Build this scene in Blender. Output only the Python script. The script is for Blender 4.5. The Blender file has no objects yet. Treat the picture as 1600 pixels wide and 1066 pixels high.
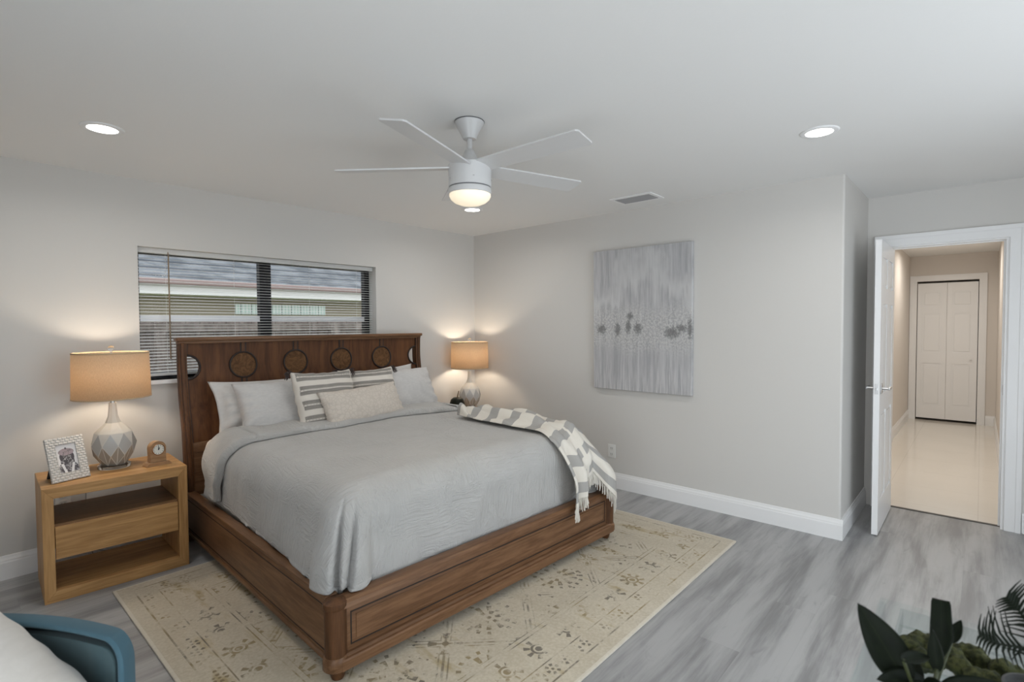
import bpy, bmesh, math, random
from mathutils import Vector, Matrix, noise
random.seed(7)
SC = bpy.context.scene
COL = SC.collection
PI = math.pi
R = math.radians

# ------------------------------------------------------------ camera
CAM_LOC = Vector((-4.0624, -4.1967, 1.4596))
YAW, PITCH, ROLL, FPX = 0.730387, -0.0311749, -0.0057144, 819.142
fw = Vector((math.cos(PITCH)*math.cos(YAW), math.cos(PITCH)*math.sin(YAW), math.sin(PITCH)))
rt = Vector((math.sin(YAW), -math.cos(YAW), 0)); up = rt.cross(fw)
rt, up = (math.cos(ROLL)*rt + math.sin(ROLL)*up), (-math.sin(ROLL)*rt + math.cos(ROLL)*up)
cd = bpy.data.cameras.new('camera'); cam = bpy.data.objects.new('camera', cd); COL.objects.link(cam)
cam.matrix_world = Matrix(((rt.x, up.x, -fw.x, CAM_LOC.x), (rt.y, up.y, -fw.y, CAM_LOC.y), (rt.z, up.z, -fw.z, CAM_LOC.z), (0, 0, 0, 1)))
cd.sensor_fit = 'HORIZONTAL'; cd.sensor_width = 36; cd.lens = FPX*36/1600; cd.clip_start = 0.05
cd.dof.use_dof = True; cd.dof.focus_distance = 4.2; cd.dof.aperture_fstop = 4.0
SC.camera = cam
SC.cycles.sample_clamp_indirect = 6.0; SC.cycles.transparent_max_bounces = 48; SC.cycles.max_bounces = 14; SC.cycles.diffuse_bounces = 7

# ------------------------------------------------------------ world, daylight, exposure
SC.view_settings.view_transform = 'Standard'; SC.view_settings.look = 'None'
SC.view_settings.exposure = -0.68; SC.view_settings.gamma = 1; SC.view_settings.use_curve_mapping = False
W = bpy.data.worlds.new('sky'); SC.world = W; W.use_nodes = True
W.node_tree.nodes['Background'].inputs[0].default_value = (0.88, 0.94, 1.0, 1)
W.node_tree.nodes['Background'].inputs[1].default_value = 3.4

def area_light(name, loc, rot, power, sx, sy=None, color=(1, 1, 1), spread=PI, parent=None):
    l = bpy.data.lights.new(name, 'AREA'); l.energy = power; l.color = color; l.spread = spread
    if sy: l.shape = 'RECTANGLE'; l.size = sx; l.size_y = sy
    else: l.shape = 'DISK'; l.size = sx
    o = bpy.data.objects.new(name, l); COL.objects.link(o); o.location = loc; o.rotation_euler = rot
    if parent: o.parent = parent
    return o
# area lamps standing in for daylight, set at the unseen patio doors
area_light('daylight', (-5.22, -4.3, 1.1), (R(90), 0, R(-90)), 30, 2.0, 2.0, (0.88, 0.95, 1.0))
area_light('daylight', (-1.9, -5.72, 1.1), (R(90), 0, 0), 36, 2.2, 2.0, (0.80, 0.91, 1.0))
# lamps added outside the same doors, tilted up to brighten the ceiling
area_light('ceiling_fill', (-6.1, -4.3, .1), (R(125), 0, R(-90)), 50, 2.4, 1.4, (.97, .98, 1.0))
area_light('ceiling_fill', (-1.9, -6.6, .1), (R(125), 0, 0), 28, 2.4, 1.4, (.97, .98, 1.0))
DOWNLIGHT_W = 8.0
FAN_W = 5.0

# ------------------------------------------------------------ node expression helper
class X:
    def __init__(s, nt, k): s.nt = nt; s.k = k
    def op(s, o, *a):
        n = s.nt.nodes.new('ShaderNodeMath'); n.operation = o
        for i, v in enumerate((s,) + a):
            if isinstance(v, X): s.nt.links.new(v.k, n.inputs[i])
            else: n.inputs[i].default_value = v
        return X(s.nt, n.outputs[0])
    def __add__(s, o): return s.op('ADD', o)
    __radd__ = __add__
    def __sub__(s, o): return s.op('SUBTRACT', o)
    def __rsub__(s, o): return (s*-1.0)+o
    def __mul__(s, o): return s.op('MULTIPLY', o)
    __rmul__ = __mul__
    def __truediv__(s, o): return s.op('DIVIDE', o)
    def __lt__(s, o): return s.op('LESS_THAN', o)
    def __gt__(s, o): return s.op('GREATER_THAN', o)
    def sin(s): return s.op('SINE')
    def cos(s): return s.op('COSINE')
    def abs(s): return s.op('ABSOLUTE')
    def fl(s): return s.op('FLOOR')
    def fr(s): return s.op('FRACT')
    def sqrt(s): return s.op('SQRT')
    def min(s, o): return s.op('MINIMUM', o)
    def max(s, o): return s.op('MAXIMUM', o)
    def atan2(s, o): return s.op('ARCTAN2', o)
    def pow(s, o): return s.op('POWER', o)
    def ss(s, a, b):
        n = s.nt.nodes.new('ShaderNodeMapRange'); n.interpolation_type = 'SMOOTHSTEP'
        s.nt.links.new(s.k, n.inputs['Value']); n.inputs['From Min'].default_value = a; n.inputs['From Max'].default_value = b
        return X(s.nt, n.outputs[0])

class M:
    """a Principled material with short ways to build procedural colour"""
    def __init__(s, name, col=(.8, .8, .8), rough=.5, metal=0., **kw):
        s.m = bpy.data.materials.new(name); s.m.use_nodes = True; s.nt = s.m.node_tree
        s.b = s.nt.nodes['Principled BSDF']
        s.b.inputs['Base Color'].default_value = (*col, 1); s.b.inputs['Roughness'].default_value = rough
        s.b.inputs['Metallic'].default_value = metal
        for k, v in kw.items(): s.b.inputs[k.replace('_', ' ')].default_value = v
    def coord(s, kind='Object'):
        n = s.nt.nodes.new('ShaderNodeTexCoord'); sp = s.nt.nodes.new('ShaderNodeSeparateXYZ')
        s.nt.links.new(n.outputs[kind], sp.inputs[0]); s.vec = n.outputs[kind]
        return [X(s.nt, o) for o in sp.outputs]
    def xyz(s, x, y, z=0.):
        n = s.nt.nodes.new('ShaderNodeCombineXYZ')
        for i, v in enumerate((x, y, z)):
            if isinstance(v, X): s.nt.links.new(v.k, n.inputs[i])
            else: n.inputs[i].default_value = v
        return n.outputs[0]
    def noise(s, vec, scale=5., detail=2., rough=.5, dist=0.):
        n = s.nt.nodes.new('ShaderNodeTexNoise'); s.nt.links.new(vec, n.inputs['Vector'])
        n.inputs['Scale'].default_value = scale; n.inputs['Detail'].default_value = detail
        n.inputs['Roughness'].default_value = rough; n.inputs['Distortion'].default_value = dist
        return X(s.nt, n.outputs[0])
    def white(s, vec):
        n = s.nt.nodes.new('ShaderNodeTexWhiteNoise'); s.nt.links.new(vec, n.inputs['Vector']); return X(s.nt, n.outputs[0])
    def voro(s, vec, scale, feature='F1'):
        n = s.nt.nodes.new('ShaderNodeTexVoronoi'); n.feature = feature; s.nt.links.new(vec, n.inputs['Vector'])
        n.inputs['Scale'].default_value = scale; return X(s.nt, n.outputs['Distance'])
    def mix(s, f, a, b):
        n = s.nt.nodes.new('ShaderNodeMix'); n.data_type = 'RGBA'
        if isinstance(f, X): s.nt.links.new(f.k, n.inputs['Factor'])
        else: n.inputs['Factor'].default_value = f
        for v, i in ((a, 6), (b, 7)):
            if isinstance(v, tuple): n.inputs[i].default_value = (*v, 1)
            else: s.nt.links.new(v, n.inputs[i])
        return n.outputs[2]
    def color(s, c): s.nt.links.new(c, s.b.inputs['Base Color']); return s
    def rough(s, x): s.nt.links.new(x.k, s.b.inputs['Roughness']); return s
    def bump(s, h, strength=.3, dist=.002):
        n = s.nt.nodes.new('ShaderNodeBump'); n.inputs['Strength'].default_value = strength; n.inputs['Distance'].default_value = dist
        s.nt.links.new(h.k, n.inputs['Height']); s.nt.links.new(n.outputs[0], s.b.inputs['Normal']); return s

def paint(name, col, rough=.6, grain=.12, scale=260):
    m = M(name, col, rough); m.coord(); m.bump(m.noise(m.vec, scale, 2), grain, .001); return m.m
def wood(name, dark, light, axis='x', rough=.42, scale=1.0, grain=14.):
    m = M(name, light, rough, Specular_IOR_Level=.25); x, y, z = m.coord()
    k = {'x': (1.2, grain, grain), 'y': (grain, 1.2, grain), 'z': (grain, grain, 1.2)}[axis]
    v = m.xyz(x*(k[0]*scale), y*(k[1]*scale), z*(k[2]*scale))
    n = m.noise(v, 2.2, 5, .6, .6); f = m.noise(v, 9, 3, .6)
    t = (n*.7 + f*.3).ss(.33, .68)
    m.color(m.mix(t, dark, light)); m.bump(f, .12, .001); return m.m
def fabric(name, col, col2=None, rough=.9, scale=700, bumpk=.25):
    m = M(name, col, rough); m.b.inputs['Sheen Weight'].default_value = .15
    m.coord('UV'); n = m.noise(m.vec, scale*.04, 3)
    m.color(m.mix(n.ss(.3, .7), col, col2 or tuple(c*.92 for c in col)))
    m.coord('Object'); m.bump(m.noise(m.vec, scale, 2), bumpk, .001); return m.m
def glass(name, col=(1, 1, 1), ior=1.45, rough=.02):
    """thin clear sheet: mostly see-through with a Fresnel shine"""
    m = M(name); nt = m.nt; out = nt.nodes['Material Output']
    tr = nt.nodes.new('ShaderNodeBsdfTransparent'); tr.inputs[0].default_value = (*col, 1)
    gl = nt.nodes.new('ShaderNodeBsdfGlossy'); gl.inputs['Roughness'].default_value = rough
    fr = nt.nodes.new('ShaderNodeFresnel'); fr.inputs[0].default_value = ior
    ge = nt.nodes.new('ShaderNodeNewGeometry'); fac = X(nt, fr.outputs[0])*(X(nt, ge.outputs['Backfacing'])*-1.+1.)
    mx = nt.nodes.new('ShaderNodeMixShader'); nt.links.new(fac.k, mx.inputs[0])
    nt.links.new(tr.outputs[0], mx.inputs[1]); nt.links.new(gl.outputs[0], mx.inputs[2]); nt.links.new(mx.outputs[0], out.inputs[0])
    return m.m
def emit(name, col, strength, base=(.9, .9, .9)):
    m = M(name, base, .4); m.b.inputs['Emission Color'].default_value = (*col, 1); m.b.inputs['Emission Strength'].default_value = strength; return m.m

# ------------------------------------------------------------ mesh helpers
def BM(): return bmesh.new()
def link(name, bm, mats, parent=None, smooth=None, loc=None, rot=None):
    me = bpy.data.meshes.new(name); bmesh.ops.recalc_face_normals(bm, faces=bm.faces[:])
    bm.to_mesh(me); bm.free()
    for m in (mats if isinstance(mats, (list, tuple)) else [mats]): me.materials.append(m)
    if smooth is not None:
        me.shade_smooth()
        if smooth < 180: me.set_sharp_from_angle(angle=R(smooth))
    o = bpy.data.objects.new(name, me); COL.objects.link(o)
    if loc is not None: o.location = loc
    if rot is not None: o.rotation_euler = rot
    if parent: o.parent = parent
    return o
def tag(o, label=None, cat=None, group=None, kind=None):
    if label: o['label'] = label
    if cat: o['category'] = cat
    if group: o['group'] = group
    if kind: o['kind'] = kind
    return o
def thing(name, loc, label, cat, rotz=0., group=None, kind=None):
    o = bpy.data.objects.new(name, None); o.empty_display_size = .1; COL.objects.link(o)
    o.location = loc; o.rotation_euler = (0, 0, rotz); return tag(o, label, cat, group, kind)
def struct(name, bm, mats, parent=None, smooth=None, label=None):
    o = link(name, bm, mats, parent, smooth)
    if not parent: o['kind'] = 'structure'
    if label: o['label'] = label
    return o
def dup(root, loc, rotz=0., label=None):
    """copy of a thing with its parts and sub-parts"""
    r = root.copy(); COL.objects.link(r); r.location = loc; r.rotation_euler = (0, 0, rotz)
    if label: r['label'] = label
    for ch in list(root.children):
        c = ch.copy(); COL.objects.link(c); c.parent = r
        if ch.data and ch.type == 'LIGHT': c.data = ch.data
        for g in ch.children:
            d = g.copy(); COL.objects.link(d); d.parent = c
    return r
def box(bm, x0, x1, y0, y1, z0, z1, bev=0., mat=0, seg=2):
    vs = [bm.verts.new((x, y, z)) for z in (z0, z1) for y in (y0, y1) for x in (x0, x1)]
    fs = [bm.faces.new([vs[i] for i in q]) for q in ((0, 2, 3, 1), (4, 5, 7, 6), (0, 1, 5, 4), (2, 6, 7, 3), (0, 4, 6, 2), (1, 3, 7, 5))]
    for f in fs: f.material_index = mat
    if bev:
        es = {e for f in fs for e in f.edges}
        r = bmesh.ops.bevel(bm, geom=list(es), offset=bev, segments=seg, profile=.5, affect='EDGES')
        for f in r['faces']: f.material_index = mat
    return vs
def prism(bm, pts, axis, a, b, mat=0):
    """outline of 2-D points extruded along an axis from a to b"""
    def P(p, t): return {'x': (t, p[0], p[1]), 'y': (p[0], t, p[1]), 'z': (p[0], p[1], t)}[axis]
    A = [bm.verts.new(P(p, a)) for p in pts]; B = [bm.verts.new(P(p, b)) for p in pts]
    fs = [bm.faces.new(A), bm.faces.new(B[::-1])]
    n = len(pts)
    for i in range(n): fs.append(bm.faces.new((A[i], B[i], B[(i+1) % n], A[(i+1) % n])))
    for f in fs: f.material_index = mat
    return fs
def lathe(bm, prof, seg=32, c=(0, 0, 0), mat=0, cap=True):
    rings = []
    for r, z in prof:
        rings.append([bm.verts.new((c[0]+r*math.cos(2*PI*i/seg), c[1]+r*math.sin(2*PI*i/seg), c[2]+z)) for i in range(seg)])
    for a, b in zip(rings, rings[1:]):
        for i in range(seg):
            f = bm.faces.new((a[i], a[(i+1) % seg], b[(i+1) % seg], b[i])); f.material_index = mat
    if cap:
        for rg, rev in ((rings[0], 1), (rings[-1], 0)):
            f = bm.faces.new(rg[::-1] if rev else rg); f.material_index = mat
    return rings
def tube(bm, pts, r, seg=8, mat=0, taper=None):
    pts = [Vector(p) for p in pts]; n = len(pts); rings = []
    ref = None
    for i, p in enumerate(pts):
        t = (pts[min(i+1, n-1)]-pts[max(i-1, 0)]).normalized()
        if ref is None: ref = t.orthogonal().normalized()
        ref = (ref - t*ref.dot(t)).normalized(); q = t.cross(ref)
        rr = r if taper is None else r*taper(i/(n-1))
        rings.append([bm.verts.new(p+rr*(math.cos(2*PI*k/seg)*ref+math.sin(2*PI*k/seg)*q)) for k in range(seg)])
    for a, b in zip(rings, rings[1:]):
        for k in range(seg):
            f = bm.faces.new((a[k], a[(k+1) % seg], b[(k+1) % seg], b[k])); f.material_index = mat
    for rg in (rings[0][::-1], rings[-1]):
        f = bm.faces.new(rg); f.material_index = mat
def grid(bm, f, nu, nv, uv=None, mat=0):
    L = bm.loops.layers.uv.get('UVMap') or bm.loops.layers.uv.new('UVMap')
    V = [[bm.verts.new(f(i/nu, j/nv)) for j in range(nv+1)] for i in range(nu+1)]
    for i in range(nu):
        for j in range(nv):
            q = ((i, j), (i+1, j), (i+1, j+1), (i, j+1))
            fc = bm.faces.new([V[a][b] for a, b in q]); fc.material_index = mat
            for lp, (a, b) in zip(fc.loops, q): lp[L].uv = uv(a/nu, b/nv) if uv else (a/nu, b/nv)
    return V
def mod_solid(o, t, off=0.):
    m = o.modifiers.new('thick', 'SOLIDIFY'); m.thickness = t; m.offset = off; return o
def smst(a, b, x):
    t = min(1, max(0, (x-a)/(b-a))); return t*t*(3-2*t)
def lerp(a, b, t): return a+(b-a)*t
def curve_at(tab, z):
    if z <= tab[0][0]: return tab[0][1]
    for (a, va), (b, vb) in zip(tab, tab[1:]):
        if z <= b: return lerp(va, vb, smst(a, b, z)*.5+.5*(z-a)/(b-a))
    return tab[-1][1]

# ------------------------------------------------------------ materials of the shell
H = 2.44
m_wall = paint('wall_paint', (.63, .615, .590), .7, .1)
m_ceil = paint('ceiling_paint', (.80, .80, .79), .85, .35, 60)
m_trim = paint('white_trim_paint', (.83, .83, .83), .35, .03)
m_hallwall = paint('hall_paint', (.70, .655, .61), .7, .1)

def make_floor_mat():
    m = M('grey_vinyl_planks', (.4, .4, .4), .42); x, y, z = m.coord()
    PW, PL = .18, 1.22
    row = (y/PW).fl(); xs = x + m.white(m.xyz(row, 3.7))*PL
    idx = (xs/PL).fl(); rnd = m.white(m.xyz(row, idx))
    v = m.xyz(x*.5 + rnd*.10, y*4.2, rnd*.12)
    n = m.noise(v, 1.9, 5, .58, .2); n2 = m.noise(m.xyz(x*1.6+rnd*30, y*30), 2.2, 4, .6, .2)
    kn = m.noise(m.xyz(x*2.2, y*5.5), 2.0, 3, .6, .8).ss(.60, .78)
    t = ((n*.8+n2*.2).ss(.33, .62))*(kn*-.6+1.)
    c = m.mix(t, (.205, .205, .207), (.40, .40, .402))
    c = m.mix(rnd*.04, c, (.27, .268, .265))
    gy = ((y/PW).fr()-.5).abs() > .492; gx = ((xs/PL).fr()-.5).abs() > .4985
    c = m.mix(gy.max(gx)*.10, c, (.12, .12, .12))
    m.color(c); m.bump(n2, .08, .001); m.rough(n2*.2+.3); return m.m
m_floor = make_floor_mat()
def make_tile_mat():
    m = M('cream_floor_tile', (.72, .66, .58), .12); x, y, z = m.coord()
    g = ((x/.6).fr()-.5).abs().max(((y/.6).fr()-.5).abs()) > .496
    n = m.noise(m.vec, 2.5, 3)
    m.color(m.mix(g*.35, m.mix(n, (.72, .68, .62), (.78, .74, .68)), (.5, .45, .4))); return m.m
m_tile = make_tile_mat()

# ------------------------------------------------------------ room shell
LY, DX = 3.512, 0.945           # outside corner of the right wall, plane of the door wall
XL, YN = -5.1, -5.6             # walls behind the camera
T = .14
WX0, WX1, WZ0, WZ1 = -3.11, -1.266, 1.095, 2.0     # window opening
DY0, DY1, DZ = -4.335, -3.645, 2.045               # doorway
bm = BM(); box(bm, XL-T, DX+.06, YN-T, .16, -.1, 0); struct('floor', bm, m_floor)
bm = BM(); box(bm, DX+.06, 6.7, -4.6, -3.1, -.1, 0.0); struct('floor_hall', bm, m_tile)
bm = BM(); box(bm, XL-T, DX+T, YN-T, T, H, H+.1); struct('ceiling', bm, m_ceil)
bm = BM(); box(bm, DX+T, 6.7, -4.6, -3.1, H, H+.1); struct('ceiling_hall', bm, m_ceil)
TB = .17
bm = BM()
box(bm, XL-T, WX0, 0, TB, 0, H); box(bm, WX1, T, 0, TB, 0, H); box(bm, WX0, WX1, 0, TB, 0, WZ0); box(bm, WX0, WX1, 0, TB, WZ1, H)
struct('wall_back', bm, m_wall)
bm = BM(); prism(bm, [(0, 0), (T*6.75, 0), (T*6.75, -LY), (.012, -LY), (.004, -LY+.004), (0, -LY+.012)], 'z', 0, H); struct('wall_right', bm, m_wall)
bm = BM()

box(bm, DX, DX+T, DY1, -3.24, 0, H); box(bm, DX, DX+T, YN-T, DY0, 0, H); box(bm, DX, DX+T, DY0, DY1, DZ, H)
struct('wall_door', bm, m_wall)
PY0, PY1 = -5.3, -3.3           # patio door opening added in the unseen left wall for daylight
bm = BM(); box(bm, XL-T, XL, YN, PY0, 0, H); box(bm, XL-T, XL, PY1, 0, 0, H); box(bm, XL-T, XL, PY0, PY1, 2.1, H); struct('wall_left', bm, m_wall)
QX0, QX1 = -3.0, -.8
bm = BM(); box(bm, XL, QX0, YN-T, YN, 0, H); box(bm, QX1, DX, YN-T, YN, 0, H); box(bm, QX0, QX1, YN-T, YN, 2.1, H); struct('wall_front', bm, m_wall)
# hall
bm = BM(); box(bm, DX+T, 6.0, -3.38, -3.24, 0, H); struct('wall_hall_left', bm, m_hallwall)
bm = BM(); box(bm, DX+T, 6.0, -4.5, -4.36, 0, H); struct('wall_hall_right', bm, m_hallwall)
BX, BY0, BY1 = 5.86, -4.165, -3.47
bm = BM(); box(bm, BX, BX+.12, BY1, -3.24, 0, H); box(bm, BX, BX+.12, -4.5, BY0, 0, H); box(bm, BX, BX+.12, BY0, BY1, 2.065, H)
box(bm, BX+.5, BX+.55, -4.5, -3.24, 0, H); box(bm, BX+.12, BX+.5, -4.5, -4.45, 0, H); box(bm, BX+.12, BX+.5, -3.29, -3.24, 0, H); struct('wall_hall_end', bm, m_hallwall)

BP = [(0, 0), (.016, 0), (.016, .098), (.013, .106), (.013, .112), (.008, .124), (.005, .138), (0, .138)]
def baseb(name, segs, mat=None):
    bm = BM()
    for kind, c, a, b in segs:
        if kind == 'x-': prism(bm, [(c-p, q) for p, q in BP], 'y', a, b)      # wall plane x=c, room on the -x side
        if kind == 'x+': prism(bm, [(c+p, q) for p, q in BP], 'y', a, b)
        if kind == 'y-': prism(bm, [(c-p, q) for p, q in BP], 'x', a, b)
        if kind == 'y+': prism(bm, [(c+p, q) for p, q in BP], 'x', a, b)
    return struct(name, bm, m_trim)
baseb('baseboard_back', [('y-', 0, XL, -.016)])
baseb('baseboard_right', [('x-', 0, -LY-.016, 0), ('y-', -LY, 0, DX-.016)])
baseb('baseboard_door', [('x-', DX, YN, DY0-.09)])
baseb('baseboard_hall', [('y-', -3.38, DX+T, 2.9), ('y-', -3.38, 3.85, BX), ('y+', -4.36, DX+T, BX), ('x-', BX, -4.36, BY0-.09)])

def casing(name, plane, sgn, y0, y1, z, w=.085, t=.018):
    """flat stepped casing round an opening in a wall x=plane, standing off towards sgn"""
    bm = BM()
    def strip(ya, yb, za, zb):
        xs = sorted((plane, plane+sgn*t)); box(bm, xs[0], xs[1], ya, yb, za, zb)
    strip(y0-w+.028, y0, 0, z+w-.028); strip(y1, y1+w-.028, 0, z+w-.028); strip(y0, y1, z, z+w-.028)
    t2 = t+.007
    xs = sorted((plane, plane+sgn*t2))
    box(bm, xs[0], xs[1], y0-w, y0-w+.028, 0, z+w-.028); box(bm, xs[0], xs[1], y1+w-.028, y1+w, 0, z+w-.028)
    box(bm, xs[0], xs[1], y0-w, y1+w, z+w-.028, z+w)
    return bm
bm = casing('x', DX, -1, DY0, DY1, DZ)
box(bm, DX, DX+T, DY0-.001, DY0+.018, 0, DZ+.001); box(bm, DX, DX+T, DY1-.018, DY1+.001, 0, DZ+.001); box(bm, DX, DX+T, DY0+.018, DY1-.018, DZ-.010, DZ+.001)
box(bm, DX+.055, DX+.07, DY0+.018, DY0+.03, 0, DZ-.010); box(bm, DX+.055, DX+.07, DY0+.03, DY1-.018, DZ-.018, DZ-.010)
trim1 = struct('trim_1', bm, m_trim)
m_steel = M('brushed_steel', (.55, .55, .55), .3, 1.).m
bm = BM(); box(bm, DX+.015, DX+.05, DY0+.0175, DY0+.021, .945, 1.015, .002); link('strike_plate', bm, m_steel, trim1)
bm = casing('x', BX, -1, BY0, BY1, 2.065); struct('trim_2', bm, m_trim)
bm = BM()                                        # casing of a side doorway in the hall's left wall
for a, b in ((2.95, 3.05), (3.72, 3.82)): box(bm, a, b, -3.4, -3.38, 0, 2.03)
box(bm, 2.95, 3.82, -3.4, -3.38, 2.03, 2.12); struct('trim_3', bm, m_trim)
bm = BM(); box(bm, DX+.052, DX+.075, DY0+.018, DY1-.018, .0, .006); struct('trim_4', bm, M('dark_threshold', (.08, .07, .06), .5).m)

# ------------------------------------------------------------ panel doors
def panel_leaf(bm, w, h, t, cells, y0=0.):
    """leaf in local coordinates: width along x from 0, height along z from 0, thickness along y"""
    ya, yb = y0, y0+t
    box(bm, 0, w, ya+.008, yb-.008, 0, h)
    for (fa, fb) in ((ya, ya+.008), (yb-.008, yb)):
        xs = sorted({0, w} | {c[0] for c in cells} | {c[1] for c in cells}); zs = sorted({0, h} | {c[2] for c in cells} | {c[3] for c in cells})
        for xa, xb in zip(xs, xs[1:]):
            for za, zb in zip(zs, zs[1:]):
                cx, cz = (xa+xb)/2, (za+zb)/2
                if not any(c[0] < cx < c[1] and c[2] < cz < c[3] for c in cells): box(bm, xa, xb, fa, fb, za, zb)
        for c in cells:
            g = .022
            box(bm, c[0]+g, c[1]-g, fa+.0015, fb-.0015 if fb == yb else fb, c[2]+g, c[3]-g, .0025, 0, 1)
DW = .705
d1 = thing('door_1', (DX-.012, DY1-.02, .008), None, None, R(180), None, 'structure')
cells = []
for xa, xb in ((.095, .315), (.39, .61)): cells += [(xa, xb, .22, .83), (xa, xb, .96, 1.58), (xa, xb, 1.69, 1.9)]
bm = BM(); panel_leaf(bm, DW, 2.01, .035, cells, -.01); link('door_leaf', bm, m_trim, d1)
bm = BM()
box(bm, DW-.095, DW-.035, -.016, -.0105, .965, 1.035, .002); box(bm, DW-.095, DW-.035, .0255, .031, .965, 1.035, .002)
for s, y in ((1, .031), (-1, -.016)):
    tube(bm, [(DW-.065, y, 1.0), (DW-.065, y+s*.04, 1.0)], .009)
    box(bm, DW-.175, DW-.055, y+s*.04-.006, y+s*.04+.006, .99, 1.01, .004)
link('door_handle', bm, m_steel, d1, 40)
bm = BM(); box(bm, DW-.0005, DW+.0015, -.002, .018, .965, 1.035, .001); box(bm, DW, DW+.009, .003, .013, .99, 1.01, .002); link('latch_plate', bm, m_steel, d1)
bm = BM()
for z in (.2, 1.0, 1.8): tube(bm, [(-.006, -.012, z), (-.006, -.012, z+.09)], .006)
link('hinge', bm, m_steel, d1)
d2 = thing('door_2', (BX+.03, BY0+.008, 0), None, None, R(90), None, 'structure')
lw = (BY1-BY0-.0185)/2
for k in range(2):
    bm = BM(); panel_leaf(bm, lw, 2.0, .032, [(.06, lw-.06, .2, .82), (.06, lw-.06, .98, 1.56), (.06, lw-.06, 1.66, 1.88)])
    link('folding_leaf', bm, m_trim, d2, None, (k*(lw+.0025), 0, .035))
bm = BM(); lathe(bm, [(.006, 0), (.006, .012), (.016, .02), (.016, .03), (.004, .036)], 16); link('door_knob', bm, m_trim, d2, 40, (.07, .034, .93), (R(-90), 0, 0))
# ------------------------------------------------------------ patio doors (out of view, added for daylight)
m_glass = glass('window_glass', (1, 1, 1), 1.15); m_bronze = M('dark_bronze_frame', (.018, .018, .02), .4, .6).m
w2 = thing('window_2', (XL-.07, (PY0+PY1)/2, 0), None, None, 0, None, 'structure')
bm = BM()
hw = (PY1-PY0)/2
for a, b in ((-hw, -hw+.06), (-.04, .04), (hw-.06, hw)): box(bm, -.03, .03, a, b, 0, 2.1)
box(bm, -.03, .03, -hw, hw, 0, .06); box(bm, -.03, .03, -hw, hw, 2.04, 2.1); link('window_frame', bm, m_trim, w2)
bm = BM(); box(bm, -.003, .003, -hw, hw, .06, 2.04); link('window_pane', bm, m_glass, w2)
w3 = thing('window_3', ((QX0+QX1)/2, YN-.07, 0), None, None, 0, None, 'structure')
bm = BM(); hw = (QX1-QX0)/2
for a, b in ((-hw, -hw+.06), (-.04, .04), (hw-.06, hw)): box(bm, a, b, -.03, .03, 0, 2.1)
box(bm, -hw, hw, -.03, .03, 0, .06); box(bm, -hw, hw, -.03, .03, 2.04, 2.1); link('window_frame', bm, m_trim, w3)
bm = BM(); box(bm, -hw, hw, -.003, .003, .06, 2.04); link('window_pane', bm, m_glass, w3)
# ------------------------------------------------------------ window over the bed
w1 = thing('window_1', ((WX0+WX1)/2, .135, WZ0), None, None, 0, None, 'structure')
hw = (WX1-WX0)/2; hh = WZ1-WZ0
bm = BM()
for a, b in ((-hw, -hw+.03), (-.085, .005), (hw-.05, hw)): box(bm, a, b, -.02, .035, 0, hh)
box(bm, -hw, hw, -.02, .035, 0, .04); box(bm, -hw, hw, -.02, .035, hh-.035, hh); link('window_frame', bm, m_bronze, w1)
bm = BM()
for a, b in ((-hw+.03, -.085), (.005, hw-.05)): box(bm, a, b, -.012, .02, .40, .445)
link('meeting_rail', bm, M('lit_rail_metal', (.75, .75, .77), .4, .3).m, w1)  # paler than the frame: light on the rail put into its colour
bm = BM(); box(bm, -hw+.01, hw-.01, .004, .008, .02, hh-.02); link('window_pane', bm, m_glass, w1)
bm = BM(); box(bm, WX0-.02, WX1+.02, -.028, .115, WZ0-.03, WZ0, .006); struct('trim_5', bm, m_trim, label='white sill board')
m_slat = M('blind_white', (.88, .88, .87), .35); _tl = m_slat.nt.nodes.new('ShaderNodeBsdfTranslucent'); _tl.inputs[0].default_value = (.85, .85, .83, 1)
_mx = m_slat.nt.nodes.new('ShaderNodeMixShader'); _mx.inputs[0].default_value = .35; m_slat.nt.links.new(m_slat.b.outputs[0], _mx.inputs[1]); m_slat.nt.links.new(_tl.outputs[0], _mx.inputs[2]); m_slat.nt.links.new(_mx.outputs[0], m_slat.nt.nodes['Material Output'].inputs[0]); m_slat = m_slat.m
bl = thing('window_blind', ((WX0+WX1)/2, .068, WZ0), 'white horizontal slat blind lowered over the window above the bed, slats open', 'blind')
bm = BM(); box(bm, -hw+.004, hw-.004, -.022, .022, hh-.035, hh-.001, .003); link('headrail', bm, m_slat, bl)
bm = BM(); n = 38
for k in range(n):
    z = .055+k*(hh-.105)/(n-1); a = .16
    pts = []
    for s in range(5):
        q = (s/4-.5)*.025; pts.append((q*math.cos(a), z+q*math.sin(a)+.0012*(1-(2*s/4-1)**2)))
    prism(bm, pts+[(p, q-.0007) for p, q in pts[::-1]], 'x', -hw+.006, hw-.006)
tag(link('slats', bm, m_slat, bl), None, None)
bm = BM(); box(bm, -hw+.006, hw-.006, -.012, .012, .022, .04, .003); link('bottom_rail', bm, m_slat, bl)
for x in (-.75, -.3, .3, .75):
    bm = BM(); tube(bm, [(x, -.014, .03), (x, -.014, hh-.03)], .0009, 4); link('ladder_cord', bm, m_slat, bl)
bm = BM(); tube(bm, [(-.735, -.03, .14), (-.735, -.03, .86)], .0045); tube(bm, [(-.735, -.03, .86), (-.735, -.02, .885)], .003)
tag(link('tilt_wand', bm, M('wand_brown', (.22, .16, .10), .4).m, bl), 'brown tilt wand')

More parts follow.
